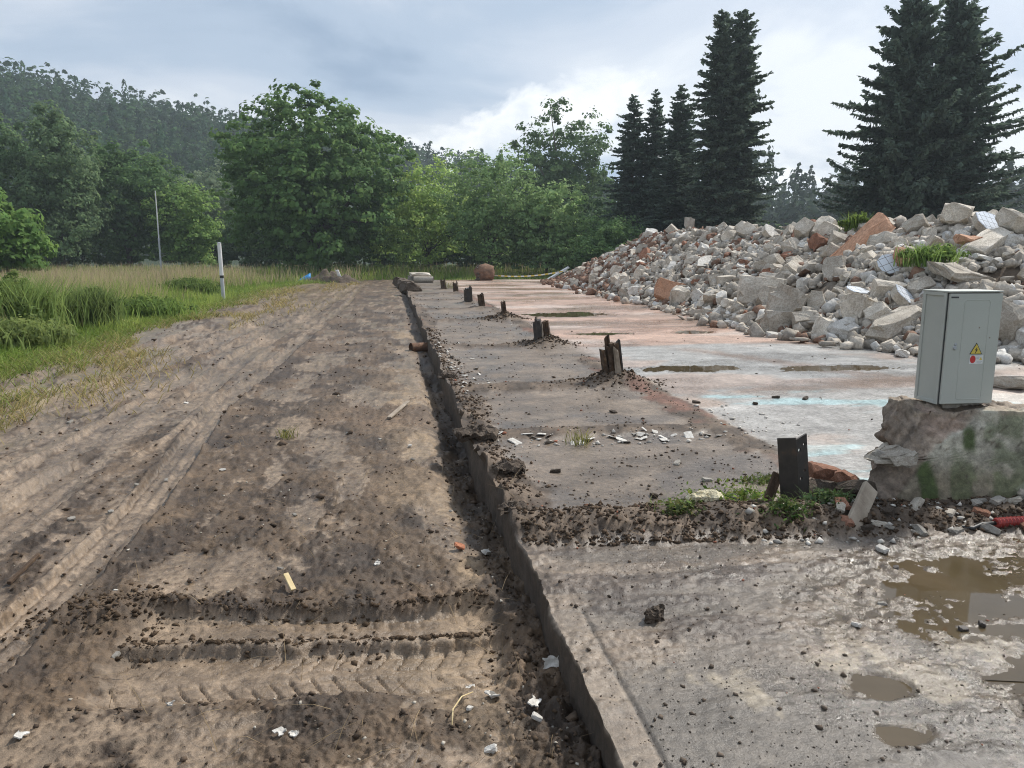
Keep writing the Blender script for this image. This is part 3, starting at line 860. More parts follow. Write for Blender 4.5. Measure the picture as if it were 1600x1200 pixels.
def crown_points(rng, h, w, zb, n_clump, per, clump_r, shape='round', rough=0.28, seed=0, hollow=0.42, dome=0.6, wdepth=None):
    """leaf positions and normals of a broadleaf crown standing on the origin"""
    wd = wdepth or w
    zc = (zb + h) / 2; rz = (h - zb) / 2
    v = rng.normal(size=(n_clump, 3)); v /= np.linalg.norm(v, axis=1, keepdims=True)
    rr = rng.random(n_clump) ** hollow
    mod = 1 + rough * 2 * (vn3(v * 1.9 + seed * 3.1, seed) - 0.55) + rough * 1.1 * (vn3(v * 5.5 + seed, seed + 1) - 0.5)
    zf = v[:, 2]
    if shape == 'egg': wide = np.where(zf > 0, 1 - 0.28 * np.abs(zf) ** 1.5, 1 + 0.06 * zf)
    elif shape == 'low': wide = np.where(zf < 0, 1 + 0.08 * -zf, 1 - 0.08 * zf)
    elif shape == 'vase': wide = 1 + 0.22 * zf
    else: wide = np.ones(n_clump)
    sq = 1 / np.maximum(0.72, np.abs(v).max(1)) ** 0.5     # a little boxy: fuller shoulders and skirt
    C = np.stack([v[:, 0] * wide * mod * sq * w / 2, v[:, 1] * wide * mod * sq * wd / 2, zf * rz * mod * (0.92 + 0.08 * sq)], 1) * rr[:, None]
    C[:, 2] = np.maximum(C[:, 2] + zc, zb * 0.7 + 0.2)
    cr = clump_r * (0.55 + 0.9 * rng.random(n_clump)) * (0.75 + 0.35 * (1 - rr))
    k = rng.normal(size=(n_clump, per, 3)); k /= np.linalg.norm(k, axis=2, keepdims=True)
    k[:, :, 2] = np.abs(k[:, :, 2]) * dome + k[:, :, 2] * (1 - dome)
    rad = (0.55 + 0.5 * rng.random((n_clump, per, 1)))
    P = C[:, None] + k * rad * cr[:, None, None] * np.array((1.0, 1.0, 0.95))
    out = np.stack([C[:, 0], C[:, 1], (C[:, 2] - zc) * 0.5], 1); out /= np.linalg.norm(out, axis=1, keepdims=True) + 1e-6
    Nn = k + 0.45 * out[:, None] + np.array((0, 0, 0.35)) + rng.normal(size=k.shape) * 0.35
    tone = (0.82 + 0.36 * rng.random(n_clump))[:, None].repeat(per, 1) * (0.85 + 0.3 * rng.random((n_clump, per)))
    return P.reshape(-1, 3), Nn.reshape(-1, 3), tone.ravel(), C


def limbs(rng, base_h, C, r0, n=9, lean=(0, 0)):
    parts = [tube([(0, 0, -0.3), (0.03, 0.02, base_h * 0.4), (lean[0] * 0.5, lean[1] * 0.5, base_h), (lean[0], lean[1], base_h * 1.5)], [r0 * 1.25, r0, r0 * 0.85, r0 * 0.6], 9)]
    for i in rng.choice(len(C), min(n, len(C)), replace=False):
        c = C[i]; s = np.array((lean[0] * 0.5, lean[1] * 0.5, base_h * (0.8 + 0.5 * rng.random())))
        m = (s + c) / 2 + np.array((0, 0, 0.12 * np.linalg.norm(c - s)))
        m2 = s * 0.75 + c * 0.25
        parts.append(tube([s, m2, m, c], [r0 * 0.5, r0 * 0.38, r0 * 0.22, r0 * 0.06], 6))
    return joinVF(parts)


def broadleaf(name, label, cat, x, y, h, w, leaf, col, seed, zb=0.6, n_clump=420, per=38, clump_r=0.8, shape='round', rough=0.28, r0=0.25, z0=-0.25, group=None,
              hollow=0.42, stretch=1.0, var=0.12, n_limb=9, dome=0.4, lift=1.0, wdepth=None):
    rng = np.random.default_rng(seed)
    t = thing(name, (x, y, z0), label, cat, group)
    P, Nn, tone, C = crown_points(rng, h, w, zb, n_clump, per, clump_r, shape, rough, seed, hollow, dome, wdepth)
    V, F = leaf_cards(P, Nn, leaf * (0.7 + 0.6 * rng.random(len(P))), rng, stretch)
    cc = np.array(col)[None] * tone[:, None]
    cc[:, 0] *= 1 + var * (rng.random(len(P)) - 0.3); cc[:, 2] *= 1 + var * (rng.random(len(P)) - 0.5)
    link('crown', make_mesh('crown', V, F, M['leaf'], np.repeat(cc, 4, 0)), t)
    tv, tf = limbs(rng, max(zb * 1.2, h * 0.2), C, r0, n_limb)
    link('trunk', make_mesh('trunk', tv, tf, M['bark'], smooth=True), t)
    return t


def spruce_mesh(seed, h, w, step=0.42, up=0.0, spread=0.8, twig=0.5, col=(0.034, 0.056, 0.036), zb=0.4, hang=0.5):
    """whorls of branches that sag and lift at the tip, carrying flat sprays and hanging twigs"""
    rng = np.random.default_rng(seed)
    z = zb; Vs = []; Cs = []; tv = []
    while z < h - 0.1:
        f = z / h
        R = w / 2 * ((1 - f) ** spread) + 0.10
        nb = int(6 + 4 * (1 - f))
        a0 = rng.random() * 6.28
        for b in range(nb):
            a = a0 + 6.283 * b / nb + rng.normal() * 0.22
            L = R * (0.5 + 0.5 * rng.random() + 0.35 * (rng.random() < 0.18))
            zz = z + rng.normal() * step * 0.3
            rise = up * (0.5 + 0.5 * f) + 0.75 * max(0, f - 0.6) - 0.10 * (1 - f) + rng.normal() * 0.06
            nseg = max(3, int(L / 0.15))
            u = np.clip((np.arange(nseg) + rng.random(nseg) * 0.8 + 0.1) / nseg, 0.04, 1)
            droop = L * (-0.30 * u ** 1.3 + 0.26 * u ** 3) * (1 - 0.5 * f)
            px = np.stack([np.cos(a) * L * u, np.sin(a) * L * u, zz + rise * L * u + droop], 1)
            for side in (-1, -1, 1, 1, 0, 2):
                n = nseg
                ang = a + side * (0.75 + 0.3 * rng.random(n)) if side in (-1, 1) else a + rng.normal(size=n) * 0.35
                ln = twig * (0.5 + 0.7 * rng.random(n)) * (1.15 - 0.75 * u) * min(1.0, 0.35 + L * 0.4)
                if side == 2: dz = np.full(n, -2.2); ln = ln * hang
                else: dz = -0.22 + 0.30 * rng.normal(size=n) * 0.5 + 0.5 * f * f
                dirv = np.stack([np.cos(ang), np.sin(ang), dz], 1); dirv /= np.linalg.norm(dirv, axis=1, keepdims=True)
                tip = px + dirv * ln[:, None]
                wv = np.stack([-np.sin(ang), np.cos(ang), 0.8 * rng.normal(size=n)], 1) * (0.035 + 0.13 * ln)[:, None]
                mid = px * 0.5 + tip * 0.5
                Vs.append(np.stack([px, mid + wv, tip, mid - wv], 1).reshape(-1, 3))
                cc = np.array(col)[None] * (0.65 + 0.7 * rng.random((n, 1)))
                Cs.append(np.repeat(cc, 4, 0))
            if L > 0.7:
                tv.append(tube([(0, 0, zz), px[nseg // 2], px[-1]], [0.035, 0.02, 0.008], 3, False))
        z += step * (0.55 + 0.45 * (1 - f))
    V = np.concatenate(Vs); C = np.concatenate(Cs)
    crown = make_mesh('crown', V, np.arange(len(V)).reshape(-1, 4), M['needle'], C)
    v, f = joinVF([tube([(0, 0, -0.5), (0, 0, h * 0.5), (0, 0, h)], [0.016 * h, 0.010 * h, 0.01], 8)] + tv)
    trunk = make_mesh('trunk', v, f, M['bark'], smooth=True)
    return crown, trunk


def spruce(label, x, y, meshes, sc=(1, 1, 1), rz=0.0, z0=-0.3):
    t = thing('spruce_tree', (x, y, z0), label, 'spruce', 'spruces behind the rubble heap')
    for nm, me in zip(('crown', 'trunk'), meshes):
        o = link(nm, me, t); o.scale = sc; o.rotation_euler = (0, 0, rz)
    return t


# ------------------------------------------------------------------ trees one by one
broadleaf('linden_tree', 'large dense dark green broadleaf tree with foliage down to the meadow, by the soil pile', 'tree', -6.0, 64, 13.6, 14.4, 0.34, (0.115, 0.207, 0.070), 3, zb=0.3,
          n_clump=1250, per=32, clump_r=0.75, shape='egg', rough=0.24, r0=0.45, hollow=0.34)
broadleaf('hazel_shrub', 'bright light green bushy tree right of the largest dark tree', 'tree', 3.2, 67, 9.6, 9.4, 0.24, (0.279, 0.408, 0.124), 5, zb=0.2, n_clump=520, per=36, clump_r=0.75, shape='low', rough=0.25, r0=0.14)
broadleaf('young_tree', 'grey-green small-leaved tree with a visible trunk behind the rusty stump', 'tree', 7.6, 59, 9.7, 7.6, 0.20, (0.185, 0.293, 0.120), 8, zb=0.9, n_clump=520, per=36, clump_r=0.62, rough=0.3, r0=0.15)
broadleaf('willow_shrub', 'pale green feathery shrub beside the left end of the rubble heap', 'shrub', 11.9, 58, 7.0, 6.2, 0.20, (0.219, 0.338, 0.140), 9, zb=0.1, n_clump=420, per=34, clump_r=0.6, shape='low', rough=0.26, r0=0.12, stretch=1.5)
broadleaf('oak_tree', 'tall dark tree with sky gaps in its crown behind the pale shrubs', 'tree', 19.4, 86, 18.4, 12.6, 0.36, (0.079, 0.140, 0.057), 12, zb=3.5, n_clump=330, per=40, clump_r=1.05, shape='vase', rough=0.28, r0=0.4, n_limb=26, hollow=0.5)
broadleaf('yew_bush', 'low rounded dark bush left of the spruces behind the rubble', 'bush', 14.9, 51, 4.5, 5.2, 0.14, (0.121, 0.215, 0.082), 14, zb=0.1, n_clump=420, per=34, clump_r=0.42, shape='low', rough=0.14, r0=0.12)
broadleaf('ash_tree', 'bright green feathery tree at the left edge of the picture', 'tree', -20.9, 44, 5.0, 6.0, 0.24, (0.133, 0.239, 0.066), 16, zb=0.3, n_clump=330, per=32, clump_r=0.6, shape='low', rough=0.36, r0=0.16, stretch=1.5)
broadleaf('birch_tree', 'tall grey-green drooping tree behind the bright tree at the left edge', 'tree', -28.6, 73, 14.2, 8.2, 0.24, (0.129, 0.201, 0.098), 18, zb=0.3, n_clump=640, per=40, clump_r=0.75, shape='egg', rough=0.32, r0=0.2, stretch=1.3, dome=0.2)
broadleaf('birch_tree', 'tall dark crown leaning in at the left edge above the bright tree', 'tree', -35.5, 74, 15.5, 9.0, 0.3, (0.101, 0.176, 0.074), 19, zb=0.8, n_clump=460, per=38, clump_r=0.9, rough=0.34, r0=0.25)
broadleaf('maple_tree', 'broad dark green tree behind the meadow left of the thin pole', 'tree', -25.6, 81, 12.8, 11.8, 0.32, (0.093, 0.171, 0.062), 21, zb=0.2, n_clump=600, per=40, clump_r=0.9, shape='egg', rough=0.26, r0=0.3)
broadleaf('rowan_tree', 'light green tree just right of the thin pole', 'tree', -19.6, 79, 9.0, 6.4, 0.26, (0.188, 0.304, 0.094), 23, zb=0.2, n_clump=360, per=36, clump_r=0.7, shape='egg', rough=0.3, r0=0.16)
broadleaf('willow_tree', 'silvery grey-green rounded willow behind the light green tree', 'tree', -22.5, 112, 14.2, 14.0, 0.36, (0.197, 0.260, 0.158), 25, zb=0.5, n_clump=460, per=38, clump_r=1.2, shape='low', rough=0.3, r0=0.3)
broadleaf('alder_tree', 'shadowy dark tree low behind the meadow, left of the largest tree', 'tree', -14.2, 92, 8.0, 9.0, 0.3, (0.084, 0.144, 0.065), 27, zb=0.1, n_clump=380, per=36, clump_r=0.9, shape='low', rough=0.26, r0=0.2)
broadleaf('hedge_bush', 'dark low bush filling the gap between the largest tree and the light green tree', 'bush', -0.5, 76, 6.0, 7.0, 0.28, (0.109, 0.192, 0.070), 29, zb=0.1, n_clump=260, per=34, clump_r=0.8, shape='low', rough=0.2, r0=0.15)
broadleaf('hedge_bush', 'dark undergrowth behind the small tree with the visible trunk', 'bush', 9.2, 68, 6.6, 9.0, 0.28, (0.079, 0.140, 0.057), 31, zb=0.05, n_clump=340, per=34, clump_r=0.8, shape='low', rough=0.2, r0=0.15)
broadleaf('hedge_bush', 'dark undergrowth at the foot of the oldest spruces left', 'bush', 18.0, 68, 7.5, 9.0, 0.3, (0.070, 0.126, 0.057), 33, zb=0.05, n_clump=340, per=34, clump_r=0.9, shape='low', rough=0.25, r0=0.15)

for k, (ux, uy, uw, uwhere) in enumerate([(-44, 88, 13, 'beyond the left edge tree'), (-34, 92, 12, 'under the tall drooping grey-green tree'), (-22, 96, 13, 'behind the foot of the thin pole'), (-10, 84, 12, 'just left of the largest tree'), (-3, 90, 12, 'behind the largest tree'), (5, 84, 12, 'behind the bright light green tree'), (13, 82, 12, 'behind the pale feathery shrub'), (25, 80, 13, 'behind the leftmost spruces'), (36, 76, 13, 'behind the two tallest slim spruces'), (48, 74, 14, 'in the gap left of the huge spruces')]):
    broadleaf('undergrowth_bush', 'dark low undergrowth ' + uwhere, 'bush', ux, uy, 5.2, uw, 0.42, (0.062, 0.112, 0.041), 60 + k, zb=0.02, n_clump=150, per=30, clump_r=1.1, shape='low', rough=0.2, r0=0.15,
              group='undergrowth behind the trees', n_limb=3, wdepth=5)

sA = spruce_mesh(101, 17.6, 7.0, 0.40, 0.04, 0.56, 0.70, (0.105, 0.145, 0.105))
sB = spruce_mesh(102, 13.6, 7.2, 0.42, 0.04, 0.68, 0.65, (0.105, 0.148, 0.112))
sC = spruce_mesh(103, 16.4, 15.0, 0.46, 0.24, 0.78, 0.85, (0.100, 0.140, 0.105), hang=0.75)
spruce('left one of the two tallest slim spruces standing together', 22.0, 50, sA, (0.95, 0.95, 1.0), 0.4)
spruce('right one of the two tallest slim spruces standing together', 23.5, 50.4, sA, (1, 1, 1.01), 2.2)
spruce('leftmost dark spruce of the group, right of the oak', 18.6, 58, sB, (1.05, 1.05, 1.0), 0.0)
spruce('thin-topped spruce just left of the brown-tinged one', 20.2, 57.5, sB, (0.85, 0.85, 1.02), 1.7)
spruce('spruce with a lopsided top touching the tall slim pair', 21.4, 55.5, sB, (1.1, 1.1, 1.02), 3.3)
spruce('short dark spruce standing low in front of the spruce group', 20.0, 53, sB, (1.15, 1.15, 0.66), 4.0)
spruce('huge wide spruce with outstretched branches, left of the two tops', 30.0, 42, sC, (0.86, 0.86, 1.02), 0.9)
spruce('huge spruce at the right edge, sky showing between its drooping branches', 33.2, 42.5, sC, (1.0, 1.0, 1.02), 2.6)

# ------------------------------------------------------------------ the wooded hill and the far wood
def hill_h(x, y):
    d = np.hypot(x, y); az = np.degrees(np.arctan2(x, y))
    ridge = np.interp(az, [-90, -60, -42, -36, -30, -24, -18, -12, -5, 2, 8, 16, 30, 60], [60, 66, 66, 64.5, 59, 52, 46, 42, 37, 31, 24, 16, 12, 12])
    return ridge * sst(130, 330, d) * (0.94 + 0.12 * fbm(x * 0.012, y * 0.012, 3, 5))


def build_hill():
    az = np.radians(np.linspace(-65, 60, 90)); dd = np.concatenate([np.linspace(118, 340, 26), np.array([360, 385])])
    A, D = np.meshgrid(az, dd)
    X = np.sin(A) * D; Y = np.cos(A) * D
    Z = hill_h(X, Y) - 0.8
    I = np.arange(X.size).reshape(X.shape)
    Fq = np.stack([I[:-1, :-1], I[1:, :-1], I[1:, 1:], I[:-1, 1:]], -1).reshape(-1, 4)
    V = np.stack([X.ravel(), Y.ravel(), Z.ravel()], 1)
    me = make_mesh('hill', V, Fq, M['mud'], np.full((X.size, 3), (0.022, 0.040, 0.018)), np.full(X.size, 0.95), smooth=True)
    link('hill', me, kind='structure')


build_hill()


def tree_card_set(seed, kind):
    rng = np.random.default_rng(seed)
    if kind == 'pine':      # tall bare stem, clumpy flat-topped crown
        P, Nn, tone, C = crown_points(rng, 16.5, 6.6, 0.5, 22, 12, 1.5, 'egg', 0.2, seed, 0.62, 0.5)
        s = 1.0
    elif kind == 'spruce':
        z = 2 + 14 * rng.random(170) ** 1.3; a = rng.random(170) * 6.28; R = 3.0 * (1 - z / 17.5) ** 0.8 * (0.5 + 0.6 * rng.random(170))
        P = np.stack([np.cos(a) * R, np.sin(a) * R, z], 1); Nn = np.stack([np.cos(a), np.sin(a), 0.5 + 0 * a], 1); tone = 0.8 + 0.4 * rng.random(170)
        s = 0.8
    else:
        P, Nn, tone, C = crown_points(rng, 13, 8.0, 1.5, 22, 10, 1.5, 'egg', 0.3, seed, 0.4, 0.7)
        s = 1.05
    V, F = leaf_cards(P, Nn, s * (0.7 + 0.6 * rng.random(len(P))), rng)
    return V, F, np.repeat(tone, 4)


def build_forest(name, label, pts, kinds, cols, seed):
    rng = np.random.default_rng(seed)
    sets = [tree_card_set(500 + i, k) for i, k in enumerate(kinds)]
    Vs = []; Fs = []; Cs = []; o = 0
    for (x, y, z, sc) in pts:
        i = rng.integers(len(sets)); V, F, t = sets[i]
        a = rng.random() * 6.28; c, s = math.cos(a), math.sin(a)
        sx = sc * (0.85 + 0.3 * rng.random()); sz = sc * (0.85 + 0.3 * rng.random())
        W = np.stack([(V[:, 0] * c - V[:, 1] * s) * sx + x, (V[:, 0] * s + V[:, 1] * c) * sx + y, V[:, 2] * sz + z], 1)
        tint = np.array(cols[i]) * (0.7 + 0.6 * rng.random()) * (1 + 0.15 * (rng.random(3) - 0.5))
        Vs.append(W); Fs.append(F + o); Cs.append(t[:, None] * tint[None]); o += len(V)
    me = make_mesh(name, np.concatenate(Vs), np.concatenate(Fs), M['needle'], np.clip(np.concatenate(Cs), 0.004, 1))
    link(name, me, kind='stuff', label=label, category='forest')


def forest_points():
    rng = np.random.default_rng(77)
    pts = []
    for _ in range(1750):
        az = rng.uniform(-52, 16); d = 150 + 165 * rng.random() ** 0.62
        if az > -6 and d < 250: continue
        x = math.sin(math.radians(az)) * d; y = math.cos(math.radians(az)) * d
        pts.append((x, y, float(hill_h(np.array(x), np.array(y))) - 1.5, 0.92 + 0.22 * rng.random()))
    return pts


build_forest('hillside_forest', 'dark pine forest covering the hill on the left', forest_points(), ['pine', 'pine', 'pine', 'pine', 'pine', 'spruce', 'broad'],
             [(0.040, 0.086, 0.034), (0.046, 0.096, 0.038), (0.036, 0.082, 0.034), (0.040, 0.088, 0.034), (0.046, 0.092, 0.036), (0.030, 0.068, 0.032), (0.070, 0.135, 0.038)], 1)
_r = np.random.default_rng(5)
far_pts = []
for _ in range(420):
    az = _r.uniform(10, 58); d = 165 + 85 * _r.random()
    far_pts.append((math.sin(math.radians(az)) * d, math.cos(math.radians(az)) * d, float(hill_h(np.array(math.sin(math.radians(az)) * d), np.array(math.cos(math.radians(az)) * d))) * 0.25 - 1.0, 1.18 + 0.18 * _r.random()))
build_forest('distant_wood', 'low dark wood in the gap between the spruces', far_pts, ['spruce', 'pine', 'broad'], [(0.036, 0.058, 0.036), (0.04, 0.064, 0.04), (0.046, 0.07, 0.042)], 2)

# ------------------------------------------------------------------ meadow grass
def blades(x, y, z, h, w, lean, cols_lo, cols_hi, rng):
    n = len(x)
    a = rng.random(n) * 6.283
    fx, fy = np.cos(a), np.sin(a)
    la = rng.random(n) * 6.283
    lx, ly = np.cos(la) * lean * h, np.sin(la) * lean * h
    V = np.empty((n, 5, 3))
    V[:, 0] = np.stack([x - fx * w, y - fy * w, z], 1)
    V[:, 1] = np.stack([x + fx * w, y + fy * w, z], 1)
    V[:, 2] = np.stack([x + fx * w * 0.8 + lx * 0.35, y + fy * w * 0.8 + ly * 0.35, z + h * 0.6], 1)
    V[:, 3] = np.stack([x - fx * w * 0.8 + lx * 0.35, y - fy * w * 0.8 + ly * 0.35, z + h * 0.6], 1)
    V[:, 4] = np.stack([x + lx, y + ly, z + h], 1)
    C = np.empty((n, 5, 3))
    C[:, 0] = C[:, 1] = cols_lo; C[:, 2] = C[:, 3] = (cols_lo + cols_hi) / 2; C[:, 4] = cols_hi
    base = np.arange(n)[:, None] * 5
    F = np.concatenate([base + np.array([[0, 1, 2]]), base + np.array([[0, 2, 3]]), base + np.array([[3, 2, 4]])])
    return V.reshape(-1, 3), F, C.reshape(-1, 3)


def build_meadow():
    rng = np.random.default_rng(31)
    n = 210000
    y = 9.5 * (76 / 9.5) ** (rng.random(n) ** 0.95)
    xl = -1.25 * y; xr = np.where(y > 46, np.where(y > 50, 14.0, -2.0), grass_edge(y) + 0.4)
    x = xl + (xr - xl) * rng.random(n)
    ge = grass_edge(y)
    dist = np.where(y > 48, np.where(x > ge, (y - 49) * 0.25, np.minimum(9, ge - x + (y - 48))), ge - x)
    keep = (dist > -0.4 + 0.8 * fbm(x * 0.8, y * 0.5, 3, 9)) & ~((y > 50) & (x > -9) & (x < 1) & (y < 53))
    keep &= ~((y < 50) & (x > -8.0) & (y > 40) & (x > grass_edge(y) - 0.1))
    x, y, dist = x[keep], y[keep], dist[keep]; n = len(x)
    tall = sst(0.4, 3.2, dist) * sst(0.15, 0.45, fbm(x * 0.16, y * 0.12, 3, 4))
    clump = fbm(x * 0.9, y * 0.6, 3, 14)
    tan = np.clip(tall * sst(13, 19, y) * (0.58 + 1.9 * (fbm(x * 0.22, y * 0.15, 3, 24) - 0.45)) * (0.35 + 0.65 * sst(64, 48, y)), 0, 1)
    h = (0.26 + 0.62 * tall + 0.35 * (clump - 0.4)) * (0.6 + 0.6 * rng.random(n)); h = np.clip(h, 0.1, 1.05)
    w = 0.0035 + 0.00055 * y
    seedy = (rng.random(n) < tan * 0.85)
    g1 = np.array((0.12, 0.20, 0.038)); g2 = np.array((0.24, 0.31, 0.08)); st = np.array((0.46, 0.39, 0.22)); pk = np.array((0.44, 0.34, 0.25))
    tone = (0.75 + 0.5 * rng.random(n))[:, None]
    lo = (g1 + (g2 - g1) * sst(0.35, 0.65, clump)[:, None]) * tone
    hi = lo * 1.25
    sc = (st + (pk - st) * rng.random(n)[:, None]) * tone
    hi = np.where(seedy[:, None], sc, hi); lo = np.where(seedy[:, None], lo * 0.5 + sc * 0.35, lo)
    h = np.where(seedy, h * 1.25, h)
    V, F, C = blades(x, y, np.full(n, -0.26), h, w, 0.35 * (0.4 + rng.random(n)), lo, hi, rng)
    # far blades are single slivers
    F3 = F.reshape(3, n, 3); far = y > 24
    base = np.arange(n)[:, None] * 5
    F = np.concatenate([F3[0][~far], F3[1][~far], F3[2][~far], (base + np.array([[0, 1, 4]]))[far]])
    link('meadow_grass', make_mesh('meadow_grass', V, F, M['grass'], C), kind='stuff', label='tall seeding meadow grass left of the muddy track', category='grass')
    # short, partly dry grass along the track
    n = 26000
    y = 7.5 * (52 / 7.5) ** rng.random(n); x = grass_edge(y) + rng.normal(size=n) * (0.5 + 0.03 * y) + 0.35
    st2 = sst(0.50, 0.58, fbm(x * 1.1 + 3, y * 0.33, 4, 101)) + sst(0.9, -0.2, x - grass_edge(y))
    keep = (st2 > rng.random(n) * 0.9 + 0.15) & (x < -2.0)
    x, y = x[keep], y[keep]; n = len(x)
    zz = mud_surface(x, y)[0]
    dry = sst(0.0, 1.6, x - grass_edge(y) + rng.normal(size=n) * 0.5)[:, None]
    lo = np.array((0.14, 0.20, 0.045)) * (1 - dry) + np.array((0.27, 0.23, 0.10)) * dry
    lo = lo * (0.7 + 0.6 * rng.random((n, 1)))
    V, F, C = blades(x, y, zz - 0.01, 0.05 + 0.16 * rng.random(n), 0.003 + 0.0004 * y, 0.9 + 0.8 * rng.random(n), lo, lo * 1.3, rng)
    link('verge_grass', make_mesh('verge_grass', V, F, M['grass'], C), kind='stuff', label='short flattened dry grass along the muddy track', category='grass')


build_meadow()


def weed_patch(name, label, x, y, h, w, leaf, col, seed, n=700):
    rng = np.random.default_rng(seed)
    t = thing(name, (x, y, 0), label, 'weeds')
    px = x + rng.normal(size=n) * w * 0.32; py = y + rng.normal(size=n) * w * 0.17
    g = slab_surface(px, py)[0]
    hh = h * rng.random(n) ** 1.6 * (1.1 - np.clip(np.abs(px - x) / w, 0, 1))
    P = np.stack([px - x, py - y, g + 0.004 + hh], 1)
    Nn = rng.normal(size=(n, 3)) * 0.6 + np.array((0, 0, 0.8))
    V, F = leaf_cards(P, Nn, leaf * (0.5 + 0.9 * rng.random(n)), rng, 1.5)
    cc = np.array(col)[None] * (0.6 + 0.8 * rng.random((n, 1))) * (1 + 0.4 * (rng.random((n, 3)) - 0.5))
    link('leaves', make_mesh('leaves', V, F, M['leaf'], np.repeat(cc, 4, 0)), t)
    m = n // 5
    col2 = np.array(col)[None] * (0.8 + 0.9 * rng.random((m, 1)))
    V, F, C = blades(px[:m] - x, py[:m] - y, g[:m] - 0.005, h * (0.6 + 1.0 * rng.random(m)), np.full(m, 0.0022), 1.2 + 1.0 * rng.random(m), col2, col2 * 1.3, rng)
    link('stalks', make_mesh('stalks', V, F, M['grass'], C), t, kind='stuff')


def weed(name, label, x, y, h, w, leaf, col, seed, cat='plant', n_clump=60, per=26, z0=None, group=None):
    z0 = ground_z(x, y) if z0 is None else z0
    rng = np.random.default_rng(seed)
    t = thing(name, (x, y, z0), label, cat, group)
    P, Nn, tone, C = crown_points(rng, h, w, 0.03, n_clump, per, w * 0.13, 'egg', 0.35, seed, 0.5, 0.3)
    V, F = leaf_cards(P, Nn, leaf * (0.6 + 0.8 * rng.random(len(P))), rng, 1.7)
    cc = np.array(col)[None] * tone[:, None]
    link('leaves', make_mesh('leaves', V, F, M['leaf'], np.repeat(cc, 4, 0)), t)
    m = n_clump * 9
    bx_, by_ = rng.normal(size=m) * w * 0.22, rng.normal(size=m) * w * 0.22
    c2 = np.array(col)[None] * (0.8 + 0.8 * rng.random((m, 1)))
    Vb, Fb, Cb = blades(bx_, by_, np.zeros(m), h * (0.45 + 0.75 * rng.random(m)), np.full(m, 0.006 + 0.006 * w), 0.25 + 0.3 * rng.random(m), c2, c2 * 1.25, rng)
    link('stalks', make_mesh('stalks', Vb, Fb, M['grass'], Cb), t, kind='stuff')
    parts = [tube([(C[i][0] * 0.2, C[i][1] * 0.2, -0.02), (C[i][0] * 0.6, C[i][1] * 0.6, C[i][2] * 0.6), tuple(C[i])], [0.006, 0.005, 0.003], 5) for i in rng.choice(len(C), min(14, len(C)), replace=False)]
    v, f = joinVF(parts)
    link('stems', make_mesh('stems', v, f, M['grassstem'], smooth=True), t)
    return t


M['grassstem'] = mat_plain('green_stem', [(0.3, (0.07, 0.1, 0.03)), (0.7, (0.14, 0.17, 0.06))], 10, 0.7)
p = gp(28, 535, -0.22); weed('nettle_clump', 'tall dark green nettle clump at the left edge of the meadow', p[0] - 0.2, p[1] + 0.6, 1.15, 1.6, 0.06, (0.14, 0.20, 0.06), 41, n_clump=200, per=44)
p = gp(130, 522, -0.22); weed('nettle_clump', 'dark bushy weed clump beside the pale fallen plank', p[0], p[1] + 0.4, 0.95, 1.15, 0.055, (0.12, 0.17, 0.055), 43, n_clump=150, per=44)
p = gp(60, 548, -0.22); weed('weed_clump', 'low fresh green weeds at the meadow edge near the nettles', p[0] - 0.4, p[1], 0.5, 1.8, 0.055, (0.17, 0.22, 0.07), 45, n_clump=140, per=40)
p = gp(330, 462, -0.22); weed('weed_clump', 'green weeds round the foot of the white marker post', p[0] - 0.6, p[1] - 1.0, 0.7, 2.2, 0.07, (0.11, 0.165, 0.045), 47, n_clump=130, per=36)
p = gp(255, 500, -0.22); weed('weed_clump', 'bright green weeds behind the end of the fallen plank', p[0] - 0.4, p[1], 0.5, 2.0, 0.06, (0.13, 0.2, 0.05), 49, n_clump=130, per=36)

# ------------------------------------------------------------------ the rubble heap
RIDGE_PX = [(868, 441, 43), (930, 408, 38), (1000, 374, 33), (1060, 361, 29.5), (1150, 354, 24.5), (1250, 359, 21), (1350, 357, 18), (1420, 351, 16.5), (1500, 340, 15.2), (1600, 346, 14.2), (1750, 348, 13.2), (1950, 352, 12.5)]
RIDGE = np.array([at(*q) for q in RIDGE_PX])
TOE_PX = [(862, 443), (905, 452), (960, 465), (1030, 478), (1090, 490), (1160, 514), (1300, 534), (1420, 549), (1600, 562), (1800, 580)]
TOE = np.array([gp(*q) for q in TOE_PX])


def _poly_dist(P, x, y):
    best = np.full(x.shape, 1e9); val = np.zeros(x.shape)
    for a, b in zip(P[:-1], P[1:]):
        dx, dy = b[0] - a[0], b[1] - a[1]
        t = np.clip(((x - a[0]) * dx + (y - a[1]) * dy) / (dx * dx + dy * dy), 0, 1)
        d = np.hypot(x - a[0] - t * dx, y - a[1] - t * dy)
        m = d < best
        best = np.where(m, d, best); val = np.where(m, a[2] + t * (b[2] - a[2]), val)
    return best, val


def heap_h(x, y):
    dr, zr = _poly_dist(RIDGE, x, y); dt, _ = _poly_dist(TOE, x, y)
    # inside means right of / behind the toe line
    tx = np.interp(-y, -TOE[:, 1], TOE[:, 0])
    inside = x > tx
    front = np.where(inside, dt / (dt + dr + 1e-6), 0)
    back = np.clip(1 - dr / 4.5, 0, 1)
    rx = np.interp(-y, -RIDGE[::1, 1], RIDGE[:, 0])
    f = np.where(x < rx, front, back)
    f = np.clip(f, 0, 1)
    prof = f ** 0.82
    return (zr - 0.12) * prof * (0.93 + 0.16 * fbm(x * 0.9, y * 0.9, 3, 88)) + 0.22 * (fbm(x * 1.6, y * 1.6, 3, 89) - 0.5) * sst(0, 0.2, f)


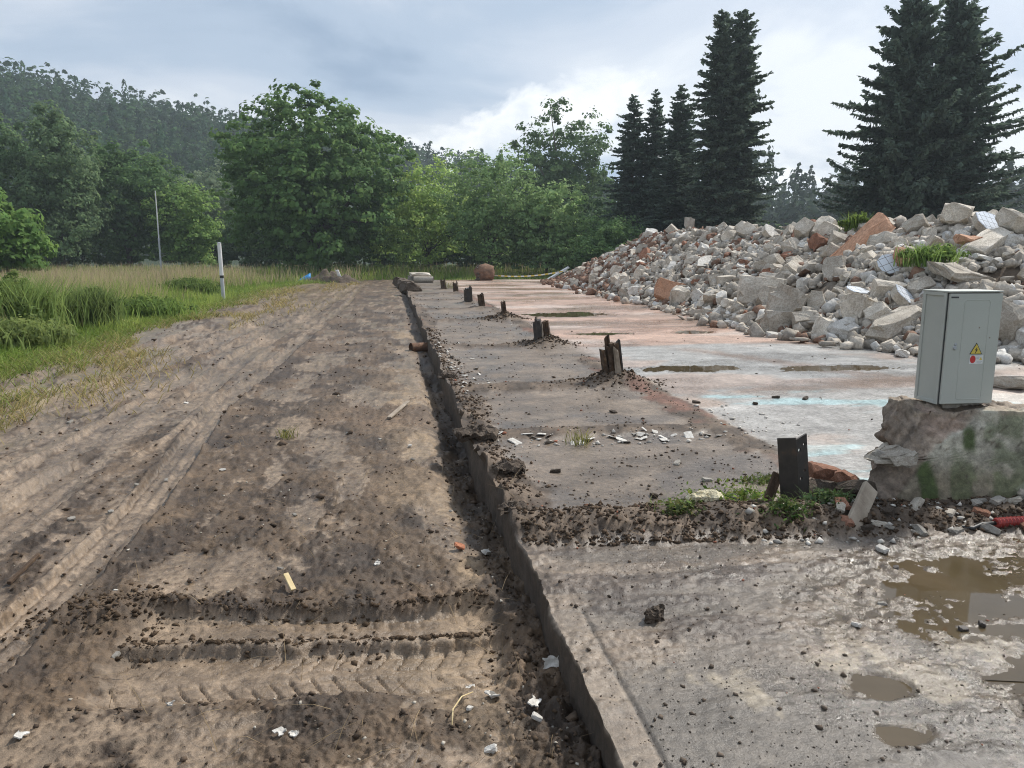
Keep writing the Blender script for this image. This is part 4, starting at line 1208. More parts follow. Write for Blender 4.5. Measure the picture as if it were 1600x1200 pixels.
def hull_mesh(seed, kind):
    rng = np.random.default_rng(seed)
    if kind == 'block': dims = np.array((1.0, 0.55 + 0.35 * rng.random(), 0.42 + 0.4 * rng.random()))
    elif kind == 'plate': dims = np.array((1.0, 0.6 + 0.35 * rng.random(), 0.14 + 0.08 * rng.random()))
    elif kind == 'brick': dims = np.array((1.0, 0.5, 0.32))
    else: dims = np.array((1.0, 0.8, 0.65))
    pts = []
    for sx in (-1, 1):
        for sy in (-1, 1):
            for sz in (-1, 1):
                c = np.array((sx, sy, sz), float)
                if rng.random() < (0.75 if kind in ('block', 'plate') else 0.15 if kind == 'brick' else 0.9):
                    for ax in range(3):            # a broken-off corner
                        q = c.copy(); q[ax] *= 1 - (0.25 + 0.9 * rng.random()); q += rng.normal(size=3) * 0.04
                        pts.append(q)
                else:
                    pts.append(c * (1 - 0.16 * rng.random(3)))
    pts = np.array(pts) * dims * 0.5
    bm = bmesh.new()
    for q in pts: bm.verts.new(q)
    res = bmesh.ops.convex_hull(bm, input=bm.verts[:])
    junk = [v for v in bm.verts if not v.link_faces]
    bmesh.ops.delete(bm, geom=junk, context='VERTS')
    bmesh.ops.triangulate(bm, faces=bm.faces[:])
    bm.verts.ensure_lookup_table()
    V = np.array([v.co[:] for v in bm.verts]); F = np.array([[v.index for v in f.verts] for f in bm.faces])
    bm.free()
    return V, F


HULL = {k: [hull_mesh(900 + i * 7 + j * 131, k) for i in range(n)] for j, (k, n) in enumerate((('block', 16), ('plate', 8), ('brick', 5), ('lump', 8)))}


def rough_chunk(V, F, seed, amt=0.05):
    """subdivide a hull once and roughen it, with arrises a little rounded"""
    bm = bmesh.new()
    vs = [bm.verts.new(v) for v in V]
    for f in F: bm.faces.new([vs[i] for i in f])
    bmesh.ops.dissolve_limit(bm, angle_limit=0.06, verts=bm.verts[:], edges=bm.edges[:])
    bmesh.ops.bevel(bm, geom=bm.edges[:], offset=0.012, segments=1, affect='EDGES', profile=0.5, clamp_overlap=True)
    bmesh.ops.triangulate(bm, faces=bm.faces[:])
    bmesh.ops.subdivide_edges(bm, edges=[e for e in bm.edges if e.calc_length() > 0.3], cuts=1, use_grid_fill=True)
    bmesh.ops.triangulate(bm, faces=bm.faces[:])
    W = np.array([v.co[:] for v in bm.verts])
    n = np.stack([vn3(W * 6 + 13 * k, seed + k) for k in range(3)], 1) - 0.5
    n2 = np.stack([vn3(W * 17 + 13 * k, seed + 5 + k) for k in range(3)], 1) - 0.5
    W = W + n * amt * 2.2 + n2 * amt * 0.8
    for v, w in zip(bm.verts, W): v.co = w
    me = bpy.data.meshes.new('chunk'); bm.to_mesh(me); bm.free()
    return me


def with_mat(me, m):
    c = me.copy(); c.materials.clear(); c.materials.append(m); return c


CH = {k: [rough_chunk(V, F, 40 + i) for i, (V, F) in enumerate(L)] for k, L in HULL.items()}
CHM = {}
for k, ms in (('block', ('concrete', 'pale')), ('plate', ('concrete', 'pale', 'orange')), ('brick', ('brick',)), ('lump', ('concrete', 'pale', 'brick', 'stone', 'soil'))):
    for mn in ms: CHM[(k, mn)] = [with_mat(me, M[mn]) for me in CH[k]]


def heap_hit(px, py):
    """where the line through a layout point meets the heap's surface"""
    d = ray(px, py); t = 8.0 / d[1] * 1.0035 ** np.arange(520)
    Q = np.array((0, 0, CAM_H)) + d * t[:, None]
    hit = Q[:, 2] <= heap_h(Q[:, 0], Q[:, 1])
    return Q[int(np.argmax(hit))] if hit.any() else Q[-1]


SOIL_SPOTS = [(gp(0, 0, 0) * 0 + heap_hit(1250, 440), 0.95), (heap_hit(1255, 470), 0.75), (heap_hit(1150, 470), 0.7), (heap_hit(1560, 440), 0.6)]


def soil_amount(x, y):
    s = np.zeros(np.shape(x))
    for q, rad in SOIL_SPOTS:
        s = np.maximum(s, sst(1.2, 0.5, np.hypot(x - q[0], y - q[1]) / rad))
    return s


def heap_samples(rng, n, trange, s0, s1, jit):
    """random spots on the heap's front between the toe (s=0) and the ridge (s=1)"""
    t = trange[0] + (trange[1] - trange[0]) * rng.random(n)
    i = np.minimum(t.astype(int), len(TOE) - 2); f = (t - i)[:, None]
    a = TOE[i] * (1 - f) + TOE[i + 1] * f
    tr = t / (len(TOE) - 1) * (len(RIDGE) - 1); j = np.minimum(tr.astype(int), len(RIDGE) - 2); g = (tr - j)[:, None]
    b = RIDGE[j] * (1 - g) + RIDGE[j + 1] * g
    sv = s0 + (s1 - s0) * rng.random(n)
    p = (a + (b - a) * sv[:, None])[:, :2] + rng.normal(size=(n, 2)) * jit
    return p[:, 0], p[:, 1]


def build_heap_base():
    # core mound with thousands of small broken pieces, nobody could count them
    ys = np.linspace(8.5, 45, 190); xs = np.linspace(5.5, 26, 120)
    X, Y = np.meshgrid(xs, ys)
    H = heap_h(X, Y)
    n = fbm(X * 3, Y * 3, 4, 5)
    Z = H - 0.02 + 0.14 * (n - 0.5) * sst(0.05, 0.3, H) - 0.08 * sst(0.12, 0.0, H)
    V = np.stack([X.ravel(), Y.ravel(), Z.ravel()], 1)
    I = np.arange(X.size).reshape(X.shape)
    Fq = np.stack([I[:-1, :-1], I[:-1, 1:], I[1:, 1:], I[1:, :-1]], -1).reshape(-1, 4)
    keep = (Z.ravel()[Fq].max(1) > 0.0)
    Fq = Fq[keep]
    tris = np.concatenate([Fq[:, [0, 1, 2]], Fq[:, [0, 2, 3]]])
    sm = soil_amount(X, Y).ravel()[:, None]
    col = (np.array((0.26, 0.222, 0.178)) * (1 - sm) + np.array((0.115, 0.085, 0.06)) * sm) * (0.6 + 0.8 * n.ravel()[:, None])
    Vs = [V]; Fs = [tris]; Cs = [col]; o = len(V)
    rng = np.random.default_rng(61)
    N = 13500
    PX, PY = heap_samples(rng, N, (0, len(TOE) - 1.001), -0.05, 1.07, 0.3)
    SO = soil_amount(PX, PY); HH = heap_h(PX, PY)
    cnt = 0
    for x, y, so, h in zip(PX, PY, SO, HH):
        if cnt >= 9000: break
        if rng.random() < so * 0.88: continue
        kind = ('block', 'lump', 'plate', 'brick')[int(np.searchsorted((0.50, 0.64, 0.88), rng.random()))]
        hv, hf = HULL[kind][rng.integers(len(HULL[kind]))]
        size = min(0.36, 0.085 + 0.17 * rng.random() ** 1.8 + 0.03 * rng.exponential())
        size *= 0.85 + 0.010 * y * 0.6
        R = np.array(Matrix.Rotation(rng.random() * 6.28, 3, Vector(rng.normal(size=3)).normalized()))
        W = (hv * size) @ R.T + np.array((x, y, max(h, 0) + 0.02 + size * 0.18))
        brown = min(max((y - 26) / 7, 0), 1) * 0.75 + 0.12
        if rng.random() < brown: c = np.array((0.22, 0.135, 0.095)) * (0.6 + 0.8 * rng.random())
        elif rng.random() < 0.16: c = np.array((0.62, 0.6, 0.56)) * (0.8 + 0.3 * rng.random())
        else: c = np.array((0.44, 0.395, 0.335)) * (0.65 + 0.6 * rng.random())
        Vs.append(W); Fs.append(hf + o); Cs.append(np.repeat(c[None], len(W), 0)); o += len(W); cnt += 1
    me = make_mesh('rubble_heap', np.concatenate(Vs), np.concatenate(Fs), M['rubble'], np.clip(np.concatenate(Cs), 0.02, 1))
    link('rubble_heap', me, kind='stuff', label='long heap of small broken concrete and brick', category='rubble')


def mat_rubble():
    m, nt, b = nodes('small_rubble')
    a = nt.nodes.new('ShaderNodeAttribute'); a.attribute_name = 'Col'
    g = _ramp(nt, _noise(nt, 16, 6, 0.7), [(0.3, (0.62, 0.61, 0.6)), (0.68, (1.2, 1.2, 1.2))])
    nt.links.new(_mul(nt, a.outputs['Color'], g), b.inputs['Base Color'])
    b.inputs['Roughness'].default_value = 0.9; b.inputs['Specular IOR Level'].default_value = 0.2
    _bump(nt, b, _noise(nt, 30, 6, 0.7), 0.5, 0.03)
    return m


M['rubble'] = mat_rubble()
build_heap_base()


def put_chunk(name, me, pos, scale, rot, label, cat, group=None):
    o = link(name, me, None, pos)
    o.rotation_euler = rot
    o.scale = scale if not np.isscalar(scale) else (scale,) * 3
    tag(o, label, cat, group)
    return o


SPECIAL_XY = []


def special(name, me, px, py, scale, rot, label, cat='rubble piece', lift=0.1):
    q = heap_hit(px, py); SPECIAL_XY.append(q[:2])
    return put_chunk(name, me, (q[0], q[1], q[2] + lift), scale, rot, label, cat)


def build_specials():
    B, PL, LU = CHM[('block', 'concrete')], CHM[('plate', 'concrete')], CHM[('lump', 'concrete')]
    special('wall_slab', CHM[('plate', 'orange')][0], 1342, 396, (1.95, 0.62, 0.8), (0.95, -0.6, 0.3), 'long orange-pink slab leaning up the middle of the rubble heap', lift=0.16)
    special('concrete_block', B[0], 1347, 492, (0.85, 0.85, 0.95), (0.1, 0.12, 0.5), 'large yellowish flat-topped block low on the heap left of the cabinet', lift=0.12)
    special('concrete_block', B[3], 1222, 362, (0.6, 0.5, 0.6), (0.05, 0.03, 0.1), 'square beige block standing on the skyline of the heap', lift=0.18)
    special('concrete_block', B[5], 1258, 374, (0.75, 0.7, 0.75), (0.4, 0.5, 0.9), 'big tilted block with an orange-stained face near the top of the heap', lift=0.2)
    special('concrete_block', B[6], 1286, 368, (0.7, 0.65, 0.5), (0.2, -0.7, 0.5), 'tilted grey block leaning right of the orange-stained one', lift=0.2)
    special('concrete_block', B[8], 1077, 356, (0.6, 0.5, 0.9), (0, 0.05, 0.3), 'small upright grey block on the left part of the skyline', lift=0.3)
    special('wall_slab', PL[1], 1190, 473, (0.95, 0.9, 1.1), (1.15, 0.15, -0.35), 'pale grey slab standing on edge at the foot of the heap beside the soil', lift=0.25)
    special('wall_slab', CHM[('plate', 'orange')][2], 1046, 468, (0.85, 0.7, 1.4), (1.35, 0.2, -0.4), 'slab with a red painted face standing at the foot of the heap', lift=0.25)
    special('plaster_cube', CHM[('block', 'pale')][2], 1182, 359, (0.42, 0.4, 0.55), (0.1, 0, 0.4), 'small bright white cube on the skyline of the heap', lift=0.25)
    special('concrete_block', B[9], 1228, 512, (0.95, 0.6, 0.6), (0.02, 0.04, 0.05), 'long low block lying level at the foot of the heap', lift=0.08)
    special('concrete_block', B[11], 1232, 494, (0.9, 0.85, 0.9), (0.5, 0.2, 0.8), 'large angular block just above the level one at the heap foot', lift=0.2)
    special('concrete_beam', B[12], 1400, 520, (1.1, 0.6, 0.5), (0.1, -0.3, 0.35), 'long beam-like block sloping down beside the cabinet', lift=0.15)
    special('concrete_block', B[13], 1200, 485 - 12, (0.7, 0.6, 0.6), (0.3, 0.2, 1.2), 'grey block tucked behind the pale standing slab', lift=0.1)
    special('concrete_boulder', LU[2], 1578, 532, (0.75, 0.75, 0.8), (0.3, 0.4, 0.2), 'rough whitish boulder right of the cabinet', lift=0.2)
    special('concrete_boulder', LU[4], 1493, 354, (0.72, 0.65, 0.62), (0.2, 0.1, 0.8), 'large grey boulder at the highest point of the heap', lift=0.25)
    special('concrete_block', B[14], 1590, 368, (0.8, 0.7, 0.65), (0.4, 0.25, 0.2), 'broad pinkish-grey block at the right edge of the heap', lift=0.25)
    special('concrete_block', B[1], 1540, 395, (1.1, 0.6, 0.5), (0.1, -0.35, 0.45), 'long grey block sloping below the tiled piece at right', lift=0.2)
    special('concrete_block', B[4], 1445, 425, (0.9, 0.7, 0.6), (0.5, 0.1, 0.9), 'grey block half under the green weeds on the heap', lift=0.05)
    special('wall_slab', PL[3], 1505, 440, (1.2, 0.9, 1.3), (0.3, 0.2, 0.2), 'flat grey slab just above the cabinet top', lift=0.12)
    special('orange_block', CHM[('plate', 'orange')][4], 1412, 421, (0.5, 0.5, 1.1), (0.9, 0.3, 0.4), 'small orange painted piece beside a tiled piece', lift=0.2)
    special('orange_block', CHM[('plate', 'orange')][5], 1520, 397, (0.75, 0.5, 0.9), (0.2, 0.1, 0.2), 'flat orange-topped slab right of the weeds on the heap', lift=0.25)
    special('brick_lump', CHM[('lump', 'brick')][1], 1283, 392, (0.55, 0.5, 0.55), (0.5, 0.3, 0.3), 'dark red brick lump below the tilted blocks', lift=0.15)
    special('orange_brick', CHM[('lump', 'brick')][3], 1003, 424, (0.42, 0.36, 0.3), (0.4, 0.2, 0.6), 'single bright red brick on the left flank of the heap', lift=0.22)
    o = special('wood_board', bevel_box('board', -0.35, 0.35, -0.07, 0.07, -0.02, 0.02, M['wood'], 0.004), 1507, 333, 1.0, (0.3, -0.9, 0.9), 'short wooden board sticking up from the top of the heap', 'board', lift=0.5)
    o = special('pale_plank', bevel_box('board', -0.9, 0.9, -0.1, 0.1, -0.05, 0.05, M['white'], 0.008), 872, 432, 1.0, (0.1, -0.45, 0.35), 'pale plank leaning on the far left end of the heap', 'plank', lift=0.2)
    # tiled wall pieces: a body and its glazed face
    for k, (px, py, sx, sy, rot, label) in enumerate([
            (1417, 480, 0.62, 0.44, (0.75, 0.35, 0.25), 'broken piece of white tiled wall low on the heap, left of the cabinet'),
            (1550, 365, 0.85, 0.7, (0.85, 0.2, 0.15), 'large bluish white tiled wall piece high on the heap at right'),
            (1388, 428, 0.5, 0.46, (0.95, -0.35, -0.1), 'pale blue tiled piece next to a small orange piece'),
            (1340, 470, 0.55, 0.3, (0.35, 0.1, 0.1), 'thin white tiled piece lying flat above the yellowish block'),
            (1205, 372, 0.6, 0.45, (0.9, 0.5, 0.2), 'white plastered wedge left of the tilted blocks on the heap'),
            (1005, 420, 0.6, 0.35, (0.6, 0.2, 0.3), 'small white plastered piece on the left flank of the heap'),
            (1105, 418, 0.9, 0.45, (0.55, -0.25, 0.5), 'white topped broken wall piece in the middle of the left flank')]):
        q = heap_hit(px, py); SPECIAL_XY.append(q[:2])
        t = thing('tiled_wall_piece' if k < 4 else 'plastered_wall_piece', (q[0], q[1], q[2] + 0.2), label, 'rubble piece')
        t.rotation_euler = rot
        rng = np.random.default_rng(700 + k)
        n = 9; ang = np.sort(rng.random(n) * 0.5 + np.arange(n) * 6.283 / n)
        ring = np.stack([np.cos(ang) * sx * 0.5 * (0.85 + 0.35 * rng.random(n)), np.sin(ang) * sy * 0.55 * (0.85 + 0.35 * rng.random(n))], 1)

        def prism(r, z0, z1):
            V = np.concatenate([np.c_[r, np.full(n, z0)], np.c_[r * 0.98, np.full(n, z1)]])
            F = [tuple(range(n - 1, -1, -1)), tuple(range(n, 2 * n))] + [(i, (i + 1) % n, n + (i + 1) % n, n + i) for i in range(n)]
            return V, F
        V, F = prism(ring * 1.02, -0.16, 0.0); V[:n] *= np.array((0.85, 0.85, 1)); link('wall_body', make_mesh('wall_body', V, F, M['concrete']), t)
        V, F = prism(ring, 0.002, 0.014); link('tiled_face' if k < 4 else 'plaster_face', make_mesh('face', V, F, M['tile'] if k < 4 else M['pale']), t)


build_specials()


def scatter_chunks():
    rng = np.random.default_rng(63)
    sp = np.array(SPECIAL_XY)
    placed = []

    TS = np.linspace(0, len(TOE) - 1, 60)
    TP = np.stack([np.interp(TS, np.arange(len(TOE)), TOE[:, k]) for k in (0, 1)], 1)
    RP = np.stack([np.interp(TS / (len(TOE) - 1) * (len(RIDGE) - 1), np.arange(len(RIDGE)), RIDGE[:, k]) for k in (0, 1)], 1)

    def heap_param(x, y):
        d = RP - TP; q = np.clip(((x - TP[:, 0]) * d[:, 0] + (y - TP[:, 1]) * d[:, 1]) / (d ** 2).sum(1), 0, 1)
        i = int(np.argmin(np.hypot(TP[:, 0] + d[:, 0] * q - x, TP[:, 1] + d[:, 1] * q - y)))
        return TS[i], q[i]

    def place(n, rule, what, cat, group, name, keys, s_lo, s_hi, trange):
        X, Y = heap_samples(rng, n * 14, trange, 0.0, 1.05, 0.15)
        HH = heap_h(X, Y); SO = soil_amount(X, Y); c = 0
        for x, y, h, so in zip(X, Y, HH, SO):
            if c >= n: break
            size = s_lo + (s_hi - s_lo) * rng.random() ** 1.7
            if np.hypot(sp[:, 0] - x, sp[:, 1] - y).min() < 0.42: continue
            if rng.random() < so: continue
            if placed and ((np.array(placed)[:, :2] - (x, y)) ** 2).sum(1).min() < (0.36 * 2 * size) ** 2 * 0.7: continue
            key = keys[rng.integers(len(keys))]
            me = CHM[key][rng.integers(len(CHM[key]))]
            tt, ss = heap_param(x, y)
            where = ('far left end', 'left flank', 'middle', 'right half', 'part beside the cabinet')[int(np.searchsorted((1.2, 4.0, 5.6, 7.0), tt))]
            high = ('at the foot of', 'on the lower slope of', 'on the upper slope of', 'along the skyline of')[int(np.searchsorted((0.14, 0.5, 0.86), ss))]
            big = 'large' if size > s_lo + 0.5 * (s_hi - s_lo) else 'small'
            label = "%s %s %s the heap's %s" % (big, what, high, where)
            put_chunk(name, me, (x, y, max(h, 0) + size * 0.16), size * (0.85 + 0.3 * rng.random()), (rng.normal() * 0.55, rng.normal() * 0.55, rng.random() * 6.28), label, cat, group)
            placed.append((x, y, size)); c += 1
    place(235, None, 'grey-beige concrete chunk', 'concrete chunk', 'broken concrete chunks in the heap', 'concrete_chunk',
          [('block', 'concrete')] * 4 + [('plate', 'concrete'), ('lump', 'concrete')], 0.26, 0.62, (3.0, 9.0))
    place(60, None, 'grey-beige concrete chunk', 'concrete chunk', 'broken concrete chunks in the heap', 'concrete_chunk',
          [('block', 'concrete')] * 4 + [('plate', 'concrete'), ('lump', 'concrete')], 0.36, 0.62, (0.6, 3.2))
    place(95, None, 'whitish plaster lump', 'plaster lump', 'whitish plaster lumps in the heap', 'plaster_lump',
          [('lump', 'pale'), ('block', 'pale'), ('plate', 'pale')], 0.24, 0.55, (1.0, 9.0))
    place(110, None, 'brown-red brick fragment', 'brick fragment', 'brick fragments in the heap', 'brick_fragment',
          [('brick', 'brick')] * 3 + [('lump', 'brick')], 0.28, 0.46, (0.0, 5.0))


scatter_chunks()
q = heap_hit(1455, 425); weed('rubble_weed', 'green leafy weed trailing over the blocks left of the cabinet', q[0], q[1], 0.42, 1.0, 0.06, (0.14, 0.22, 0.06), 51, n_clump=40, z0=q[2] + 0.10)
q = heap_hit(1140, 356); weed('rubble_weed', 'small green weed on the left skyline of the rubble heap', q[0], q[1], 0.5, 0.6, 0.09, (0.10, 0.15, 0.04), 52, n_clump=26, z0=q[2] + 0.05)
q = heap_hit(1334, 368); weed('rubble_weed', 'small green weed above the orange-pink slab', q[0], q[1], 0.45, 0.6, 0.09, (0.11, 0.17, 0.04), 53, n_clump=26, z0=q[2] + 0.1)

# ------------------------------------------------------------------ broken wall with its foot
WDX = -0.22


def build_wall():
    V, F = gridbox(150, 22, 44)
    u, v, w = V[:, 0], V[:, 1], V[:, 2]
    zt = 0.60 + 0.03 * (vn(u * 9, v * 3, 51) - 0.5) - 0.02 * sst(0.3, 0.6, u)
    z = -0.08 + (zt + 0.08) * w
    xl = np.interp(z, [-0.1, 0.0, 0.10, 0.2, 0.285, 0.315, 0.345, 0.44, 0.52, 0.62], [3.0, 2.98, 2.96, 2.95, 3.0, 3.12, 3.17, 3.19, 3.22, 3.25])
    xl = xl + 0.17 * v * sst(0.36, 0.30, z)
    xl = xl + 0.03 * (fbm(z * 9, v * 2, 3, 53) - 0.5)
    x = xl + (5.6 - xl) * u ** 1.35
    yf = 4.16 + WDX * (x - 3.26) - 0.16 * (1 - np.clip(z, 0, 0.6) / 0.6) ** 1.2
    P = np.stack([x, yf + 0.36 * v + 0.0 * z, z], 1)
    nrm = np.stack([vn3(P * 7 + 5, 1) - 0.5, vn3(P * 7 + 25, 2) - 0.5, vn3(P * 7 + 45, 3) - 0.5], 1) + 0.6 * np.stack([vn3(P * 19 + 5, 4) - 0.5, vn3(P * 19 + 25, 5) - 0.5, vn3(P * 19 + 45, 6) - 0.5], 1)
    line = np.interp(z, [-0.1, 0, 0.15, 0.3, 0.42, 0.5, 0.6], [3.02, 3.04, 3.12, 3.24, 3.36, 3.5, 3.60]) + 0.05 * (vn(z * 12, z * 0, 55) - 0.5)
    front = sst(0.25, 0.0, v)
    plaster = sst(line - 0.012, line + 0.012, x) * front
    amp = 0.05 * (1 - plaster) + 0.010 * plaster
    nrm = nrm + 0.5 * np.stack([vn3(P * 43 + 5, 7) - 0.5, vn3(P * 43 + 25, 8) - 0.5, vn3(P * 43 + 45, 9) - 0.5], 1)
    P = P + nrm * amp[:, None]
    P[:, 1] += 0.025 * (1 - plaster) * front
    n1 = fbm(x * 3, z * 4 + v * 2, 5, 61); n2 = fbm(x * 11, z * 12 + v * 5, 4, 63)
    core = np.array((0.24, 0.195, 0.155)) * (0.4 + 1.2 * n2)[:, None]
    core = lerp3(core, (0.30, 0.225, 0.18), sst(0.1, 0.0, np.abs(x - 3.40) - 0.06) * sst(0.42, 0.46, z) * 0.8)
    pl = np.array((0.33, 0.312, 0.255)) * (0.7 + 0.6 * n1)[:, None]
    pl = lerp3(pl, (0.50, 0.475, 0.41), 0.8 * sst(0.52, 0.64, fbm(x * 1.6 + z * 2.2, z * 5 - x * 1.5, 4, 65)))
    pl = lerp3(pl, (0.17, 0.135, 0.085), 0.75 * sst(0.48, 0.62, fbm(x * 2.6, z * 3.4, 4, 67)) * sst(0.35, 0.15, z))
    streak = np.maximum(sst(0.075, 0.03, np.abs(x - 3.24 - 0.02 * np.sin(z * 15))) * sst(0.44, 0.34, z), sst(0.055, 0.02, np.abs(x - 3.52)) * sst(0.3, 0.4, z) * sst(0.55, 0.45, z))
    streak = np.maximum(streak, 0.55 * sst(0.54, 0.62, fbm(x * 6, z * 1.6, 4, 69)))
    pl = lerp3(pl, (0.060, 0.088, 0.026), np.clip(streak * 1.1 * sst(0.30, 0.56, n2 + 0.22 * streak), 0, 0.95))
    pl = lerp3(pl, (0.10, 0.085, 0.06), 0.8 * sst(0.012, 0.004, np.abs(fbm(x * 4 + z * 3, z * 4, 3, 72) - 0.5)))
    c = core * (1 - plaster[:, None]) + pl * plaster[:, None]
    top = sst(0.93, 1.0, w)
    c = lerp3(c, (0.27, 0.22, 0.165), top * sst(0.4, 0.6, n2 + 0.1) * 0.8)
    me = make_mesh('masonry', P, F, M['slab'], np.clip(c, 0.01, 1), np.full(len(P), 0.85), smooth=True)
    t = thing('broken_wall', (0, 0, 0), 'low broken concrete wall stained with green moss, under the grey cabinet', 'wall')
    link('masonry', me, t)
    # the loose coping lump on the lower step, and the pale bed under the cabinet
    o = link('step_stone', rough_chunk(*HULL['block'][2], 5, 0.16), t, (3.07, 4.13, 0.315)); o.data.materials.append(M['concrete']); o.scale = (0.25, 0.24, 0.13); o.rotation_euler = (0.05, -0.1, 0.35)
    o = link('step_stone', with_mat(CH['lump'][3], M['stone']), t, (3.0, 4.17, 0.315)); o.scale = (0.11, 0.10, 0.08); o.rotation_euler = (0.3, 0.2, 0.8)
    o = link('mortar_bed', bevel_box('bed', -0.15, 0.17, -0.08, 0.10, -0.02, 0.022, M['concrete'], 0.008), t, (3.64, 4.34, 0.592)); o.rotation_euler = (0, 0, -0.1)


build_wall()

# ------------------------------------------------------------------ the switch cabinet
def build_cabinet():
    A = Vector(gp(1423, 622.5, 0.615)); Bc = Vector(gp(1466, 632.6, 0.615)); Cc = Vector(gp(1546.8, 630.8, 0.615))
    wv = (Cc - Bc); w = wv.length; ang = math.atan2(wv.y, wv.x)
    dpt = 0.235; h = 0.705
    t = thing('switch_cabinet', tuple(Bc), 'grey metal electrical cabinet with warning signs standing on the broken wall', 'cabinet', rz=ang)
    G = M['cabinet']
    link('body', bevel_box('body', 0, w, 0.012, dpt, 0, h, G, 0.006), t)
    # side wall with a folded rim all round
    for nm, b in (('side_rim', (-0.008, 0.0005, 0.012, 0.035, 0.0, h)), ('side_rim', (-0.008, 0.0005, dpt - 0.026, dpt, 0.0, h)),
                  ('side_rim', (-0.008, 0.0005, 0.0355, dpt - 0.0265, h - 0.022, h)), ('side_rim', (-0.008, 0.0005, 0.0355, dpt - 0.0265, 0.0, 0.022))):
        link(nm, bevel_box(nm, *b, G, 0.0025), t)
    door = link('door', bevel_box('door', 0.006, w + 0.004, -0.008, 0.008, 0.006, h - 0.006, G, 0.004), t)
    link('door_gap_shade', bevel_box('door_gap_shade', 0.001, w - 0.002, 0.0085, 0.0115, 0.003, h - 0.003, M['cabinet_dark'], 0.0005), t)  # dark sheet behind the door, standing in for the gap's shade
    # the stamped panel: a thin raised outline with rounded corners
    x0, x1, z0, z1, rr = w * 0.30, w * 0.78, 0.035, h - 0.045, 0.018
    pts = []
    for cx, cz, a0 in ((x1 - rr, z1 - rr, 0), (x0 + rr, z1 - rr, 90), (x0 + rr, z0 + rr, 180), (x1 - rr, z0 + rr, 270)):
        for k in range(5):
            a = math.radians(a0 + k * 22.5); pts.append((cx + rr * math.cos(a), -0.0082, cz + rr * math.sin(a)))
    n = len(pts); V = []; F = []
    cx, cz = (x0 + x1) / 2, (z0 + z1) / 2
    for (x, y, z) in pts:
        for off, dy in ((0.0035, 0.002), (0.0, -0.0022), (-0.0035, 0.002)):
            sx = 1 + off / (x1 - x0) * 2; sz = 1 + off / (z1 - z0) * 2
            V.append((cx + (x - cx) * sx, y + dy, cz + (z - cz) * sz))
    for i in range(n):
        j = (i + 1) % n
        for k in range(2): F.append((i * 3 + k, i * 3 + k + 1, j * 3 + k + 1, j * 3 + k))
    link('panel_outline', make_mesh('panel_outline', np.array(V), F, G), door)
    # lock: a pear-shaped cover with its barrel
    V, F = tube([(w * 0.19, -0.008, h * 0.515), (w * 0.19, -0.016, h * 0.515)], [0.013, 0.010], 14)
    V2, F2 = tube([(w * 0.20, -0.008, h * 0.545), (w * 0.20, -0.014, h * 0.545)], [0.009, 0.007], 12)
    link('lock', make_mesh('lock', *joinVF([(V, F), (V2, F2)]), M['greypost'], smooth=False), door)
    link('top_rim', bevel_box('top_rim', -0.010, w + 0.006, -0.010, dpt + 0.004, h + 0.0005, h + 0.010, G, 0.003), t)
    link('name_plate', bevel_box('name_plate', 0.012, 0.062, -0.0098, -0.0085, h - 0.034, h - 0.024, M['cabinet_dark'], 0.0003, 1), door)
    for (bx, bz) in ((w * 0.62, h * 0.69), (w * 0.84, h * 0.60)):
        V, F = tube([(bx, -0.008, bz), (bx, -0.011, bz)], [0.0035, 0.002], 8)
        link('rivet', make_mesh('rivet', V, F, M['rust']), door)
    # warning triangle with a bolt
    tx, tz, s = w * 0.60, h * 0.455, 0.084

    def poly(pts2, y0, y1):
        k = len(pts2)
        V = np.array([(a, y0, b) for a, b in pts2] + [(a, y1, b) for a, b in pts2])
        F = [tuple(range(k)), tuple(range(2 * k - 1, k - 1, -1))] + [(i, k + i, k + (i + 1) % k, (i + 1) % k) for i in range(k)]
        return V, F

    def tri(sc): return [(tx - s / 2 * sc, tz + s * 0.29 - s * 0.29 * sc), (tx + s / 2 * sc, tz + s * 0.29 - s * 0.29 * sc), (tx, tz + s * 0.29 + s * 0.58 * sc)]
    sign = link('warning_sign', make_mesh('warning_sign', *poly(tri(1.0), -0.0100, -0.0086), M['black']), t)
    link('sign_face', make_mesh('sign_face', *poly(tri(0.84), -0.0112, -0.0102), M['yellow']), sign)
    bz = tz + s * 0.05
    bolt = [(tx + 0.006, bz + s * 0.50), (tx - 0.011, bz + s * 0.245), (tx - 0.001, bz + s * 0.255), (tx - 0.006, bz + s * 0.06), (tx - 0.009, bz + s * 0.085), (tx - 0.005, bz + s * 0.02), (tx + 0.001, bz + s * 0.075), (tx - 0.002, bz + s * 0.07), (tx + 0.010, bz + s * 0.31), (tx + 0.000, bz + s * 0.30)]
    link('lightning_bolt', make_mesh('lightning_bolt', *poly(bolt, -0.0122, -0.0114), M['black']), sign)
    # white sticker, red disc, small triangle and lines of print
    sx0, sx1, sz0, sz1 = w * 0.49, w * 0.75, h * 0.368, h * 0.445
    st = link('sticker', bevel_box('sticker', sx0, sx1, -0.0097, -0.0086, sz0, sz1, M['white'], 0.0003, 1), t)
    an = [(sx0 + 0.022 + 0.020 * math.cos(a) * 0.95, (sz0 + sz1) / 2 + 0.002 + 0.024 * math.sin(a)) for a in np.linspace(0, 6.283, 19)[:-1]]
    link('red_disc', make_mesh('red_disc', *poly(an, -0.0107, -0.0099), M['red']), st)
    link('small_triangle', make_mesh('small_triangle', *poly([(sx1 - 0.026, sz1 - 0.030), (sx1 - 0.006, sz1 - 0.030), (sx1 - 0.016, sz1 - 0.010)], -0.0107, -0.0099), M['yellow']), st)
